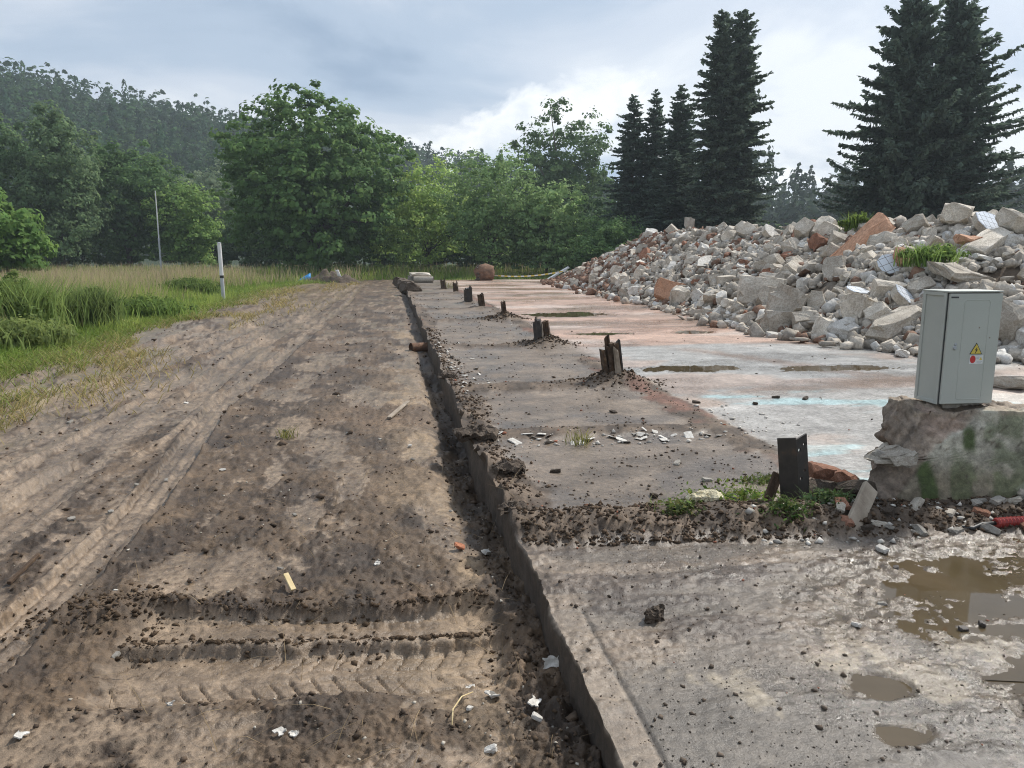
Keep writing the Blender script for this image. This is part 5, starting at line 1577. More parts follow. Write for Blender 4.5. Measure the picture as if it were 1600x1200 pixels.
    for zz, a, b in ((sz1 - 0.012, 0.046, 0.064), (sz1 - 0.019, 0.046, 0.062), (sz0 + 0.014, 0.050, 0.088), (sz0 + 0.007, 0.050, 0.080)):
        link('print_line', bevel_box('print_line', sx0 + a, min(sx0 + b, sx1 - 0.004), -0.0105, -0.0099, zz - 0.0014, zz + 0.0014, M['greypost'], 0.0001, 1), st)
    return t


build_cabinet()

# ------------------------------------------------------------------ posts along the floor
def build_angle_post():
    x, y = 2.46, 4.14
    t = thing('steel_angle_post', (x, y, slab_z(x, y) - 0.05), 'dark steel angle post with bolt holes beside the weeds and broken wall', 'post', 'post stubs along the floor', rz=math.radians(-2))
    t.rotation_euler = (0.03, -0.13, math.radians(-6))
    H = 0.48; th = 0.012

    def flange(ax, ay, bx, by, holes, nm):
        """plate from a to b standing up, with round holes"""
        d = Vector((bx - ax, by - ay, 0)); L = d.length; d.normalize(); nrm = Vector((-d.y, d.x, 0))
        bm = bmesh.new()
        outer = [(0, 0), (L, 0), (L, H), (0, H - 0.012)]
        ov = [bm.verts.new((u, v, 0)) for u, v in outer]
        edges = [bm.edges.new((ov[i], ov[(i + 1) % 4])) for i in range(4)]
        for hu, hv, hr in holes:
            hv_ = [bm.verts.new((hu + hr * math.cos(a), hv + hr * math.sin(a), 0)) for a in [k * math.pi / 5 for k in range(10)]]
            edges += [bm.edges.new((hv_[i], hv_[(i + 1) % 10])) for i in range(10)]
        bmesh.ops.triangle_fill(bm, use_beauty=True, edges=edges)
        # drop the discs inside the holes
        for f in [f for f in bm.faces if any((f.calc_center_median() - Vector((hu, hv, 0))).length < hr * 0.98 and all((v.co - Vector((hu, hv, 0))).length < hr * 1.02 for v in f.verts) for hu, hv, hr in holes)]:
            bm.faces.remove(f)
        r = bmesh.ops.extrude_face_region(bm, geom=bm.faces[:])
        for v in [g for g in r['geom'] if isinstance(g, bmesh.types.BMVert)]: v.co.z += th
        bmesh.ops.recalc_face_normals(bm, faces=bm.faces[:])
        for v in bm.verts:
            p = Vector((ax, ay, 0)) + d * v.co.x + nrm * v.co.z; p.z = v.co.y; v.co = p
        me = bpy.data.meshes.new(nm); bm.to_mesh(me); bm.free(); me.materials.append(M['steel'])
        link(nm, me, t)
    flange(-0.085, 0.075, -0.002, -0.004, [], 'flange')
    flange(0.0, -0.006, 0.092, 0.052, [(0.030, H - 0.085, 0.014), (0.078, H - 0.062, 0.012), (0.07, H - 0.23, 0.011), (0.032, H - 0.27, 0.013)], 'flange')


build_angle_post()


def jagged_piece(rng, w, d, h, teeth=6):
    """a splintered upright: a bundle of slivers of different heights joined on one stub"""
    parts = []
    n = teeth
    for i in range(n):
        x0 = -w / 2 + w * i / n; x1 = x0 + w / n * 1.02
        hh = h * (0.8 + 0.2 * rng.random()); y0 = -d / 2 * (0.8 + 0.3 * rng.random()); y1 = d / 2 * (0.8 + 0.3 * rng.random())
        lx = rng.normal() * 0.012
        V, F = boxVF(x0, x1 + 0.006 * rng.random(), y0, y1, 0, hh)
        V[4:, 0] = (V[4:, 0] - (x0 + x1) / 2) * (0.6 + 0.45 * rng.random()) + (x0 + x1) / 2 + lx
        V[4:, 1] = V[4:, 1] * (0.65 + 0.35 * rng.random()) + rng.normal() * 0.01
        V[4:, 2] += rng.normal(size=4) * 0.03 * h
        parts.append((V, F))
    return joinVF(parts)


def build_stumps():
    rng = np.random.default_rng(71)
    spec = [
        (2.61, 8.72, 0.20, 0.17, 0.36, 'timber', 'jagged rotten timber post stub with a tall splinter, second from the front', True),
        (2.56, 12.75, 0.22, 0.18, 0.38, 'steel', 'split dark post stub in a ring of soil, third from the front', True),
        (2.67, 18.0, 0.10, 0.10, 0.34, 'timber', 'thin broken post stub among scattered splinters and bricks', False),
        (2.57, 21.75, 0.14, 0.14, 0.36, 'timber', 'slim dark post stub beyond the splintered one', False),
        (2.47, 24.6, 0.24, 0.2, 0.48, 'steel', 'stout dark leaning post stub toward the far end of the row', False),
        (2.6, 31.0, 0.2, 0.2, 0.42, 'timber', 'small dark post stub beside a green tuft near the far end', False),
        (2.35, 34.5, 0.22, 0.2, 0.46, 'timber', 'farthest small dark post stub of the row', False)]
    for i, (x, y, w, d, h, mn, label, twin) in enumerate(spec):
        t = thing('post_stub', (x, y, slab_z(x, y) - 0.03), label, 'post stub', 'post stubs along the floor', rz=rng.normal() * 0.3)
        t.rotation_euler = (rng.normal() * 0.05, -0.06 - 0.1 * rng.random(), rng.normal() * 0.25)
        if i == 0:
            V, F = jagged_piece(rng, w, d, h + 0.02, 4); link('stub', make_mesh('stub', V, F, M['timber']), t)
            V, F = jagged_piece(rng, 0.06, 0.05, h + 0.17, 3); V[:, 0] -= 0.01; V[:, 1] += 0.06; link('splinter', make_mesh('splinter', V, F, M['timber']), t)
            V, F = jagged_piece(rng, 0.04, 0.10, h + 0.09, 2); V[:, 0] += 0.11; link('splinter', make_mesh('splinter', V, F, M['steel']), t)
            V, F = jagged_piece(rng, 0.07, 0.02, h - 0.02, 3); V[:, 0] += 0.05; V[:, 1] -= 0.1; o = link('splinter', make_mesh('splinter', V, F, M['wood']), t)
        elif i == 1:
            V, F = jagged_piece(rng, 0.15, d, h, 3); V[:, 0] -= 0.06; link('stub', make_mesh('stub', V, F, M['steel']), t)
            V, F = jagged_piece(rng, 0.10, d * 0.8, h - 0.02, 2); V[:, 0] += 0.085; V[:, 1] += 0.03; link('stub', make_mesh('stub', V, F, M['timber']), t)
            V, F = jagged_piece(rng, 0.03, 0.03, h * 0.8, 2); V[:, 0] += 0.02; V[:, 1] -= 0.11; V[:, 0] += V[:, 2] * 0.12; link('splinter', make_mesh('splinter', V, F, M['wood']), t)
        else:
            V, F = jagged_piece(rng, w, d, h, 4); link('stub', make_mesh('stub', V, F, M[mn]), t)
            V, F = jagged_piece(rng, w * 0.25, d * 0.5, h * 1.12, 2); V[:, 0] += w * 0.4; link('splinter', make_mesh('splinter', V, F, M['wood' if i == 2 else 'timber']), t)


build_stumps()

# ------------------------------------------------------------------ poles, far things
def build_far():
    b = gp(349, 466, -0.2)
    b = b * (30 / b[1]); b[2] = -0.25
    b = np.array((at(349, 462, 30)[0], 30, -0.25))
    top = at(346, 380, 30)[2] + 0.25
    t = thing('marker_post', tuple(b), 'white and grey marker post with a black band at the meadow edge', 'post')
    t.rotation_euler = (0, -0.015, 0)
    V, F = tube([(0, 0, 0), (0, 0, top * 0.42)], 0.068, 14); link('lower_shaft', make_mesh('lower_shaft', V, F, M['greypost'], smooth=False), t)
    V, F = tube([(0, 0, top * 0.42), (0, 0, top * 0.465)], 0.074, 14); link('band', make_mesh('band', V, F, M['black']), t)
    V, F = tube([(0, 0, top * 0.465), (0, 0, top)], 0.071, 14); link('upper_shaft', make_mesh('upper_shaft', V, F, M['white']), t)
    V, F = tube([(0, 0, top), (0, 0, top + 0.015), (0, 0, top + 0.03)], [0.076, 0.074, 0.03], 14); link('cap', make_mesh('cap', V, F, M['greypost']), t)
    c = at(251, 408, 62); tp = at(251, 298, 62)
    t = thing('thin_pole', (c[0], 62, -0.3), 'thin tall pale pole in front of the dark trees', 'pole')
    V, F = tube([(0, 0, 0), (0, 0, 3.0)], [0.075, 0.065], 10); link('lower_tube', make_mesh('lower_tube', V, F, M['greypost']), t)
    V, F = tube([(0, 0, 3.0), (0, 0, tp[2] + 0.3)], [0.05, 0.035], 10); link('upper_tube', make_mesh('upper_tube', V, F, M['white']), t)
    V, F = tube([(0, 0, 2.9), (0, 0, 3.1)], 0.085, 10); link('clamp', make_mesh('clamp', V, F, M['greypost']), t)
    # soil pile, tarp and a white rag under the big tree
    rng = np.random.default_rng(81)
    q = at(520, 444, 50)
    V, F = gridbox(40, 14, 6)
    P = V.copy(); a, bq = V[:, 0] * 2 - 1, V[:, 1] * 2 - 1
    hh = np.clip(1 - np.hypot(a, bq) ** 1.6, 0, 1) * (0.5 + 0.9 * vn(a * 4, bq * 3, 9)) * 0.75
    P = np.stack([a * 1.9, bq * 0.9, V[:, 2] * (hh + 0.02) - 0.03], 1)
    P[:, 2] += 0.12 * (vn3(P * 5, 3) - 0.5) * V[:, 2]
    o = link('soil_pile', make_mesh('soil_pile', P, F, M['soil'], smooth=True), None, (q[0], 50, -0.24)); tag(o, 'low dark soil pile in front of the largest tree', 'soil pile')
    q = at(474, 440, 50.5)
    V, F = gridbox(12, 8, 4); a, bq = V[:, 0] * 2 - 1, V[:, 1] * 2 - 1
    P = np.stack([a * 0.36 + 0.1 * V[:, 2], bq * 0.3, V[:, 2] * (0.28 + 0.22 * a + 0.16 * (vn(a * 3, bq * 3, 2) - 0.5)) * (1 - 0.5 * bq ** 2)], 1)
    o = link('plastic_tarp', make_mesh('plastic_tarp', P, F, M['tarp'], smooth=True), None, (q[0], 50.5, -0.12)); tag(o, 'crumpled bright blue plastic sheet left of the soil pile', 'tarp')
    q = at(531, 438, 49.6)
    V, F = gridbox(5, 4, 5); P = (V - np.array((0.5, 0.5, 0))) * np.array((0.18, 0.14, 0.4)); P += 0.07 * (np.stack([vn3(V * 4, 1), vn3(V * 4, 2), vn3(V * 4, 3)], 1) - 0.5); P[:, 0] -= P[:, 2] * 0.4
    o = link('white_rag', make_mesh('white_rag', P, F, M['white'], smooth=True), None, (q[0], 49.6, 0.18)); tag(o, 'small white scrap standing on the soil pile', 'scrap')
    # blocks and pipe at the far end of the floor
    q = gp(657, 441)
    o = put_chunk('concrete_block', with_mat(CH['block'][7], M['concrete']), (q[0], 43.8, 0.42), (1.1, 0.8, 0.5), (0.05, 0.02, 0.1), 'concrete block lying on a pipe at the far end of the floor', 'block')
    o = put_chunk('concrete_block', with_mat(CH['lump'][5], M['stone']), (q[0] - 0.25, 43.9, 0.14), (0.9, 0.6, 0.55), (0.1, 0.05, 0.4), 'dark lump under the far concrete block', 'block')
    V, F = tube([(-0.55, 0, 0), (0.55, 0.1, 0)], 0.17, 14, False)
    V2, F2 = tube([(0.55, 0.1, 0), (-0.55, 0, 0)], 0.13, 14, False)
    o = link('concrete_pipe', make_mesh('concrete_pipe', *joinVF([(V, F), (V2, F2)]), M['concrete'], smooth=True), None, (q[0] + 0.15, 43.2, 0.17)); o.rotation_euler = (0, 0, -0.35); tag(o, 'short grey pipe lying below the far concrete block', 'pipe')
    for k, (px, py, Y, label) in enumerate([(634, 448, 38.5, 'dark soil clump on the slab edge nearest the far blocks'), (629, 444, 41.5, 'farthest dark soil clump at the end of the channel'), (641, 455, 33.0, 'dark soil clump lower on the far slab edge')]):
        q = at(px, py, Y); put_chunk('soil_clump', with_mat(CH['lump'][k], M['soil']), (q[0], Y, 0.05), (0.8, 0.9, 0.7), (0.2 * k, 0.1, k), label, 'soil clump')
    # big brown root stump
    q = gp(758, 438); rng = np.random.default_rng(83)
    t = thing('tree_stump', (q[0], 46.5, -0.1), 'big brown uprooted stump with a pale cut face behind the floor', 'stump')
    V, F = tube([(-0.62, 0, 0.45), (-0.4, 0, 0.5), (0.0, 0, 0.52), (0.35, 0, 0.54), (0.5, 0, 0.54)], [0.3, 0.52, 0.56, 0.5, 0.42], 18)
    V += 0.16 * (np.stack([vn3(V * 3, 1), vn3(V * 3, 2), vn3(V * 3, 3)], 1) - 0.5)
    link('trunk', make_mesh('trunk', V, F, M['rust'], smooth=True), t)
    parts = []
    for k in range(9):
        a = rng.random() * 6.28; e = np.array((-0.35 - 0.25 * rng.random(), 0.5 * math.cos(a), 0.5 + 0.48 * math.sin(a)))
        parts.append(tube([(-0.2, 0.2 * math.cos(a), 0.5 + 0.2 * math.sin(a)), e, e + np.array((-0.12, 0.1 * math.cos(a), 0.12 * math.sin(a)))], [0.1, 0.06, 0.02], 6))
    link('roots', make_mesh('roots', *joinVF(parts), M['bark'], smooth=True), t)
    # striped barrier tape hung low between heap and stump
    t = thing('barrier_tape', (0, 0, 0), 'striped barrier tape sagging between the stump and the rubble heap', 'tape')
    p0 = at(768, 431, 47); p1 = at(885, 424, 43)
    for k in range(22):
        f0, f1 = k / 22, (k + 1) / 22
        a = p0 + (p1 - p0) * f0; bq = p0 + (p1 - p0) * f1
        a = a - np.array((0, 0, 0.18 * math.sin(math.pi * f0))); bq = bq - np.array((0, 0, 0.18 * math.sin(math.pi * f1)))
        V = np.array([a, bq, bq + (0, 0, 0.075), a + (0, 0, 0.075), a + (0, 0.006, 0), bq + (0, 0.006, 0), bq + (0, 0.006, 0.075), a + (0, 0.006, 0.075)])
        link('stripe', make_mesh('stripe', V, [(0, 1, 2, 3), (7, 6, 5, 4), (0, 4, 5, 1), (3, 2, 6, 7)], M['white'] if k % 2 else M['yellow']), t)


build_far()

# fallen plank in the weeds
def rod(name, a, b, w, th, mat, label, cat, roll=0.0):
    a = Vector(a); b = Vector(b); d = b - a
    me = bevel_box(name, -d.length / 2, d.length / 2, -w / 2, w / 2, -th / 2, th / 2, mat, min(w, th) * 0.15, 1)
    o = link(name, me, None, (a + b) / 2)
    o.rotation_euler = (Matrix.Rotation(0, 3, 'X') @ d.to_track_quat('X', 'Z').to_matrix() @ Matrix.Rotation(roll, 3, 'X')).to_euler()
    return tag(o, label, cat)


rod('fallen_plank', at(130, 482, 19.6), (at(200, 503, 19.8)), 0.10, 0.04, M['palewood'], 'long pale plank leaning out of the weeds beside the track', 'plank')
rod('wood_offcut', at(207, 505, 19.6), at(221, 511, 19.4), 0.12, 0.05, M['wood'], 'short plank offcut lying at the foot of the long pale plank', 'plank')

# ------------------------------------------------------------------ litter on the ground
def scatter_small():
    rng = np.random.default_rng(91)
    # dark clods on the mud and soil berms, uncountable
    octa = np.array([(1, 0, 0), (-1, 0, 0), (0, 1, 0), (0, -1, 0), (0, 0, 1), (0, 0, -1)], float)
    of = np.array([(0, 2, 4), (2, 1, 4), (1, 3, 4), (3, 0, 4), (2, 0, 5), (1, 2, 5), (3, 1, 5), (0, 3, 5)])

    def batch(x, y, z, s, cols):
        n = len(x)
        J = octa[None] * (0.6 + 0.7 * rng.random((n, 6, 3))) + rng.normal(size=(n, 6, 3)) * 0.22
        a = rng.random(n) * 6.28; c, sn = np.cos(a)[:, None], np.sin(a)[:, None]
        V = np.stack([J[..., 0] * c - J[..., 1] * sn, J[..., 0] * sn + J[..., 1] * c, J[..., 2] * 0.7], -1) * s[:, None, None]
        V += np.stack([x, y, z], 1)[:, None]
        F = (np.arange(n)[:, None, None] * 6 + of[None]).reshape(-1, 3)
        return V.reshape(-1, 3), F, np.repeat(cols, 6, 0)
    n = 26000
    y = 1.8 * (24 / 1.8) ** rng.random(n); x = rng.uniform(-1, 1, n) * 0.9 * y * 0.75 - 0.15 * y + 0.3
    keep = (x < 0.64) & (x > -6)
    x, y = x[keep], y[keep]
    z, c, r = mud_surface(x, y)
    lum = c.mean(1); ch = x > 0.38
    keep = (rng.random(len(x)) < np.where(lum < 0.11, 0.42, 0.03) + 0.35 * ch) & ~((y < 3.75) & (y > 2.95) & (x < 0.4) & (rng.random(len(x)) < 0.85))
    x, y, z, lum = x[keep], y[keep], z[keep], lum[keep]
    s = 0.004 + 0.010 * rng.random(len(x)) ** 2.5 + 0.006 * rng.exponential(size=len(x)) * (rng.random(len(x)) < 0.3)
    s = np.minimum(s, 0.035) * (0.8 + 0.05 * y)
    cols = np.array((0.095, 0.069, 0.05)) * (0.55 + 0.9 * rng.random((len(x), 1)))
    pale = rng.random(len(x)) < 0.10
    cols[pale] = np.array((0.42, 0.38, 0.32)) * (0.6 + 0.6 * rng.random((pale.sum(), 1)))
    s = np.where(pale, np.minimum(s, 0.012) * 0.85, s)
    V, F, C = batch(x, y, z + s * 0.2, s, cols)
    n = 2600
    xr = rng.uniform(-1.25, 0.45, n)
    up = rng.random(n) < 0.5
    yr = np.where(up, np.interp(xr, [-1.6, -1.2, -0.7, -0.2, 0.2, 0.6], [3.80, 3.74, 3.65, 3.575, 3.575, 3.62]), np.interp(xr, [-1.6, -1.2, -0.7, -0.2, 0.2, 0.6], [3.42, 3.37, 3.335, 3.30, 3.285, 3.31])) + 0.03 + rng.normal(size=n) * 0.04 * (0.3 + 1.4 * vn(xr * 5, xr * 0, 9))
    pl = rng.random(n) < 0.35
    xr = np.where(pl, -1.45 + rng.normal(size=n) * 0.24, xr); yr = np.where(pl, 3.72 + rng.normal(size=n) * 0.12, yr)
    cn = rng.random(n) < 0.28
    yr = np.where(cn, 1.9 * (12 / 1.9) ** rng.random(n), yr); xr = np.where(cn, 0.50 + rng.normal(size=n) * 0.09, xr)
    ok = xr < 0.645; xr, yr = xr[ok], yr[ok]; n = len(xr)
    zr = mud_surface(xr, yr)[0]; sr = 0.003 + 0.017 * rng.random(n) ** 3
    V2, F2, C2 = batch(xr, yr, zr + sr * 0.2, sr, np.array((0.075, 0.052, 0.034)) * (0.5 + 0.9 * rng.random((n, 1))))
    V = np.concatenate([V, V2]); F = np.concatenate([F, F2 + len(V) - len(V2)]); C = np.concatenate([C, C2])
    link('soil_clods', make_mesh('soil_clods', V, F, M['gravel'], C), kind='stuff', label='loose soil crumbs and grit on the mud', category='soil')
    # grit, flakes and crumbs on the concrete
    n = 14000
    y = 1.9 * (30 / 1.9) ** rng.random(n); x = EDGE_X + rng.random(n) ** 1.2 * (0.9 * y + 0.8)
    z, c, r, yb, bx = slab_surface(x, y)
    dirt = (c.mean(1) < 0.115) & (y > 3.7)
    p = np.where(dirt, 0.85, 0.10) * np.where(x > 3.2, 0.35, 1)
    white = np.zeros(n, bool)
    for (cx, cyy, rx, ry, k) in ((2.2, 6.0, 0.9, 0.22, 0.9), (1.2, 6.1, 0.5, 0.25, 0.5), (0.95, 8.9, 0.25, 0.8, 0.6), (0.85, 10.8, 0.2, 0.9, 0.8), (0.9, 12.6, 0.25, 0.8, 0.6), (2.9, 17.2, 0.5, 0.8, 0.5), (2.6, 3.75, 0.9, 0.25, 0.45), (3.3, 6.6, 0.4, 0.9, 0.3)):
        inn = np.hypot((x - cx) / rx, (y - cyy) / ry) < 1.0
        white |= inn & (rng.random(n) < k)
    keep = (rng.random(n) < p) | white
    x, y, z, white = x[keep], y[keep], z[keep], white[keep]
    s = 0.004 + 0.012 * rng.random(len(x)) ** 2.2; s = s * (0.8 + 0.05 * y)
    s = np.where(white, s * 1.7, s)
    cols = np.array((0.11, 0.085, 0.065)) * (0.5 + 0.9 * rng.random((len(x), 1)))
    cols[white] = np.array((0.52, 0.49, 0.44)) * (0.6 + 0.6 * rng.random((white.sum(), 1)))
    rd = (rng.random(len(x)) < 0.05)
    cols[rd] = np.array((0.26, 0.11, 0.07)) * (0.7 + 0.6 * rng.random((rd.sum(), 1)))
    V, F, C = batch(x, y, z + s * 0.25, s, cols)
    n = 6800
    k3 = rng.random(n)
    xb = EDGE_X + 0.02 + 3.2 * rng.random(n); yq = 3.78 - 0.075 * (xb - EDGE_X) + rng.random(n) ** 1.3 * 0.62
    pi = rng.integers(1, 4, n); PP = np.array(POSTS)[pi]
    xb = np.where(k3 < 0.3, PP[:, 0] + rng.normal(size=n) * 0.3, xb); yq = np.where(k3 < 0.3, PP[:, 1] + rng.normal(size=n) * 0.22, yq)
    xb = np.where(k3 > 0.82, EDGE_X + 0.02 + np.abs(rng.normal(size=n)) * 0.12, xb); yq = np.where(k3 > 0.82, 4.3 * (16 / 4.3) ** rng.random(n), yq)
    ok = xb > EDGE_X + 0.01; xb, yq = xb[ok], yq[ok]; n = len(xb)
    zb_ = slab_surface(xb, yq)[0]; sb = (0.005 + 0.016 * rng.random(n) ** 2.2) * (0.8 + 0.05 * yq)
    V2, F2, C2 = batch(xb, yq, zb_ + sb * 0.2, sb, np.array((0.075, 0.052, 0.035)) * (0.5 + 1.0 * rng.random((n, 1))))
    V = np.concatenate([V, V2]); F = np.concatenate([F, F2 + len(V) - len(V2)]); C = np.concatenate([C, C2])
    n = 3500
    xb = EDGE_X + 0.05 + rng.random(n) * 3.0; yq = 1.9 + rng.random(n) ** 1.2 * 1.8
    zb_, cb = slab_surface(xb, yq)[:2]; sb = 0.0018 + 0.0035 * rng.random(n) ** 2
    V2, F2, C2 = batch(xb, yq, zb_ + sb * 0.3, sb, cb * (0.35 + 1.9 * rng.random((n, 1)) ** 1.5))
    V = np.concatenate([V, V2]); F = np.concatenate([F, F2 + len(V) - len(V2)]); C = np.concatenate([C, C2])
    link('floor_grit', make_mesh('floor_grit', V, F, M['gravel'], C), kind='stuff', label='plaster flakes and grit strewn over the concrete', category='grit')
    # straws and fine roots in the loose soil
    n = 700
    y = 2.0 * (9 / 2.0) ** rng.random(n); x = rng.uniform(-1.6, 2.6, n)
    keep = (x < 0.64) & (x > -0.45 * y) | ((x > 0.7) & (np.abs(y - 4.1) < 0.3)) | ((np.abs(x - 0.8) < 0.12) & (y > 4.2))
    x, y = x[keep], y[keep]; n = len(x)
    z = np.where(x < EDGE_X, mud_surface(x, y)[0], slab_surface(x, y)[0])
    col = np.array((0.33, 0.25, 0.15)) * (0.45 + 0.7 * rng.random((n, 1)))
    V, F, C = blades(x, y, z + 0.002, 0.03 + 0.05 * rng.random(n), np.full(n, 0.0018), 2.5 + 2 * rng.random(n), col, col, rng)
    V[:, 2] = V[:, 2] * 1.0
    link('straw_bits', make_mesh('straw_bits', V, F, M['grass'], C), kind='stuff', label='straws and root hairs lying in the soil', category='straw')


scatter_small()


def clod_mesh(size, seed, mat):
    V, F = gridbox(12, 10, 10)
    P = (V - np.array((0.5, 0.5, 0.25))) * np.array((1.0, 0.7, 0.85)) * size
    r = np.linalg.norm(V - 0.5, axis=1, keepdims=True); P *= 0.75 + 0.35 * np.clip(0.75 - r, 0, 1) * 2
    for f, a in ((3.0, 0.45), (8.0, 0.22), (19.0, 0.10)):
        Q = P / size * f + seed
        P = P + a * size * (np.stack([vn3(Q, 1), vn3(Q + 9, 2), vn3(Q + 17, 3)], 1) - 0.5)
    return make_mesh('clod', P, F, mat)


def build_litter():
    rng = np.random.default_rng(95)
    # single stones big enough to pick out
    for k in range(62):
        if k < 26:
            y = 2.2 * (10 / 2.2) ** rng.random(); x = rng.uniform(-0.42 * y, 0.6)
            z = mud_z(x, y); lab = 'small pale stone lying loose on the mud'; grp = 'pale stones on the mud'; nm = 'pale_stone'; key = ('lump', 'stone' if k % 3 else 'pale')
        else:
            y = rng.uniform(3.55, 3.9); x = rng.uniform(2.4, 4.0)
            z = slab_z(x, y); lab = ['grey', 'beige', 'grey', 'red brick', 'dark earthy'][k % 5] + (' rubble stone between angle post and wall end' if x < 2.95 else ' rubble stone at the foot of the mossy wall face' if x < 3.4 else ' rubble stone beside the red hose'); grp = 'rubble stones along the wall foot'; nm = 'rubble_stone'; key = ('lump', ['stone', 'concrete', 'stone', 'brick', 'soil'][k % 5])
        s = (0.014 + 0.016 * rng.random()) * (1 + 0.07 * y) if k < 26 else 0.035 + 0.045 * rng.random()
        put_chunk(nm, CHM[key][rng.integers(len(CHM[key]))], (x, y, z + s * 0.2), (s * 1.3, s, s * 0.8), (rng.normal() * 0.3, rng.normal() * 0.3, rng.random() * 6), lab, 'stone', grp)
    # clods and crumbs on the wet yard
    q = gp(1022, 968); tag(link('mud_clod', clod_mesh(0.085, 3, M['soil']), None, (q[0], q[1], 0.005)), 'dark angular clod alone on the wet yard', 'clod')
    for k, (px, py, lab) in enumerate([(1505, 922 + 60, 'small dark stone at the near edge of the muddy puddle'), (1535, 975, 'second dark stone at the right of the puddle edge'), (1338, 979, 'small white stone left of the puddle'), (1378, 942, 'greyish pebble at the left tip of the puddle'), (1400, 888, 'dark lump of mud beyond the puddle'), (1378, 862, 'whitish crumbly lump on the yard below the wall')]):
        q = gp(px, py); s = 0.03 if k != 5 else 0.045
        put_chunk('pebble', CHM[('lump', 'pale')][k] if k in (2, 5) else with_mat(CH['lump'][k], M['steel' if k in (0, 1, 4) else 'stone']), (q[0], q[1], slab_z(q[0], q[1]) + s * 0.25), (s * 1.3, s, s * 0.8), (0.2, 0.1, k), lab, 'stone')
    for k, (px, py, lab) in enumerate([(1088, 630, 'dark rubble bit on the pale painted floor, left'), (1180, 632, 'dark rubble bit in the middle of the pale floor'), (1212, 622, 'dark lump on the pale floor near its far edge'), (1258, 624, 'dark lump on the pale floor, nearest the cabinet'), (958, 645, 'small dark stone on the strip behind the white flakes'), (1105, 752, 'flat grey stone on the strip left of the angle post'), (1022, 776, 'dark stone on the strip near the yellow foam'), (868, 738, 'dark pebble on the nearest strip panel'), (1058, 725, 'thin flat stone in the middle of the nearest panel')]):
        q = gp(px, py); s = 0.055 if k < 4 else 0.05
        put_chunk('floor_stone', with_mat(CH['lump'][(k * 3) % 8], M['stone' if k in (5, 8) else 'soil']), (q[0], q[1], slab_z(q[0], q[1]) + s * 0.2), (s * 1.5, s, s * 0.7), (0.1, 0.15, k * 1.3), lab, 'stone')
    for k, (px, py, lab, mn, s) in enumerate([(1208, 525 + 2, 'white stone on the floor in front of the heap', 'pale', 0.2), (1410, 557, 'rounded white stone just left of the cabinet on the floor', 'pale', 0.22), (1577, 607, 'grey chunk on the wall line right of the cabinet', 'concrete', 0.3), (1385, 540, 'grey stone lying before the heap beside the cabinet', 'concrete', 0.26), (1108, 512 - 18, 'small reddish stone at the heap toe', 'brick', 0.24)]):
        q = gp(px, py); put_chunk('loose_stone', CHM[('lump', mn)][k], (q[0], q[1], slab_z(q[0], q[1]) + s * 0.2), (s * 1.3, s, s * 0.7), (0.2, 0.1, k), lab, 'stone')
    # yellow foam lump
    V, F = gridbox(30, 16, 9)
    P = (V - np.array((0.5, 0.5, 0.0))) * np.array((0.20, 0.10, 0.065))
    rr = np.hypot(V[:, 0] * 2 - 1, V[:, 1] * 2 - 1)
    P[:, 2] *= np.clip(1.15 - 0.5 * rr, 0.2, 1)
    P += 0.03 * (np.stack([vn3(P * 32, 1), vn3(P * 32, 2), vn3(P * 32, 3)], 1) - 0.5) + 0.014 * (np.stack([vn3(P * 90, 4), vn3(P * 90, 5), vn3(P * 90, 6)], 1) - 0.5)
    q = gp(1103, 800); o = link('foam_lump', make_mesh('foam_lump', P, F, M['foam'], smooth=False), None, (q[0], q[1], slab_z(q[0], q[1]) + 0.0)); o.rotation_euler = (0, 0, 0.1); tag(o, 'crumbly pale yellow foam lump on the soil berm', 'foam')
    # wood pieces
    rod('wood_plank', (2.52, 3.70, 0.02), (2.78, 3.93, 0.19), 0.10, 0.03, M['wood'], 'weathered wooden plank leaning against the rubble right of the angle post', 'plank', roll=0.9)
    rod('wood_shard', (2.28, 4.2, 0.05), (2.36, 4.25, 0.20), 0.07, 0.02, M['timber'], 'pointed dark wood shard left of the angle post', 'wood shard', roll=1.2)
    q = gp(452, 925, -0.2); z = mud_z(q[0], q[1])
    rod('wood_splinter', (q[0] - 0.02, q[1] + 0.04, z + 0.075), (q[0] + 0.03, q[1] - 0.05, z + 0.02), 0.028, 0.012, M['palewood'], 'bright yellow wood splinter sticking out of the mud', 'splinter')
    a = gp(15, 922, -0.2); b = gp(62, 885, -0.2)
    rod('dark_stick', (a[0], a[1], mud_z(*a[:2]) + 0.02), (b[0], b[1], mud_z(*b[:2]) + 0.03), 0.022, 0.02, M['timber'], 'dark stick lying on the mud at the left edge', 'stick')
    a = gp(560, 648, -0.2); b = gp(625, 632, -0.2)
    rod('brown_lath', (-0.06, 8.0, mud_z(-0.06, 8.0) + 0.03), (0.16, 8.75, mud_z(0.16, 8.75) + 0.04), 0.05, 0.02, M['wood'], 'pale brown slat lying on the mud near the channel', 'slat')
    V, F = tube([(0.18, 2.56, 0), (0.19, 2.64, 0.02), (0.23, 2.71, 0.025), (0.28, 2.76, 0.01)], [0.003, 0.0035, 0.003, 0.002], 6)
    V[:, 2] += mud_z(0.2, 2.65) + 0.012
    tag(link('straw_stalk', make_mesh('straw_stalk', V, F, M['palewood'], smooth=True)), 'long pale curved stalk lying on the mud near the slab', 'stalk')
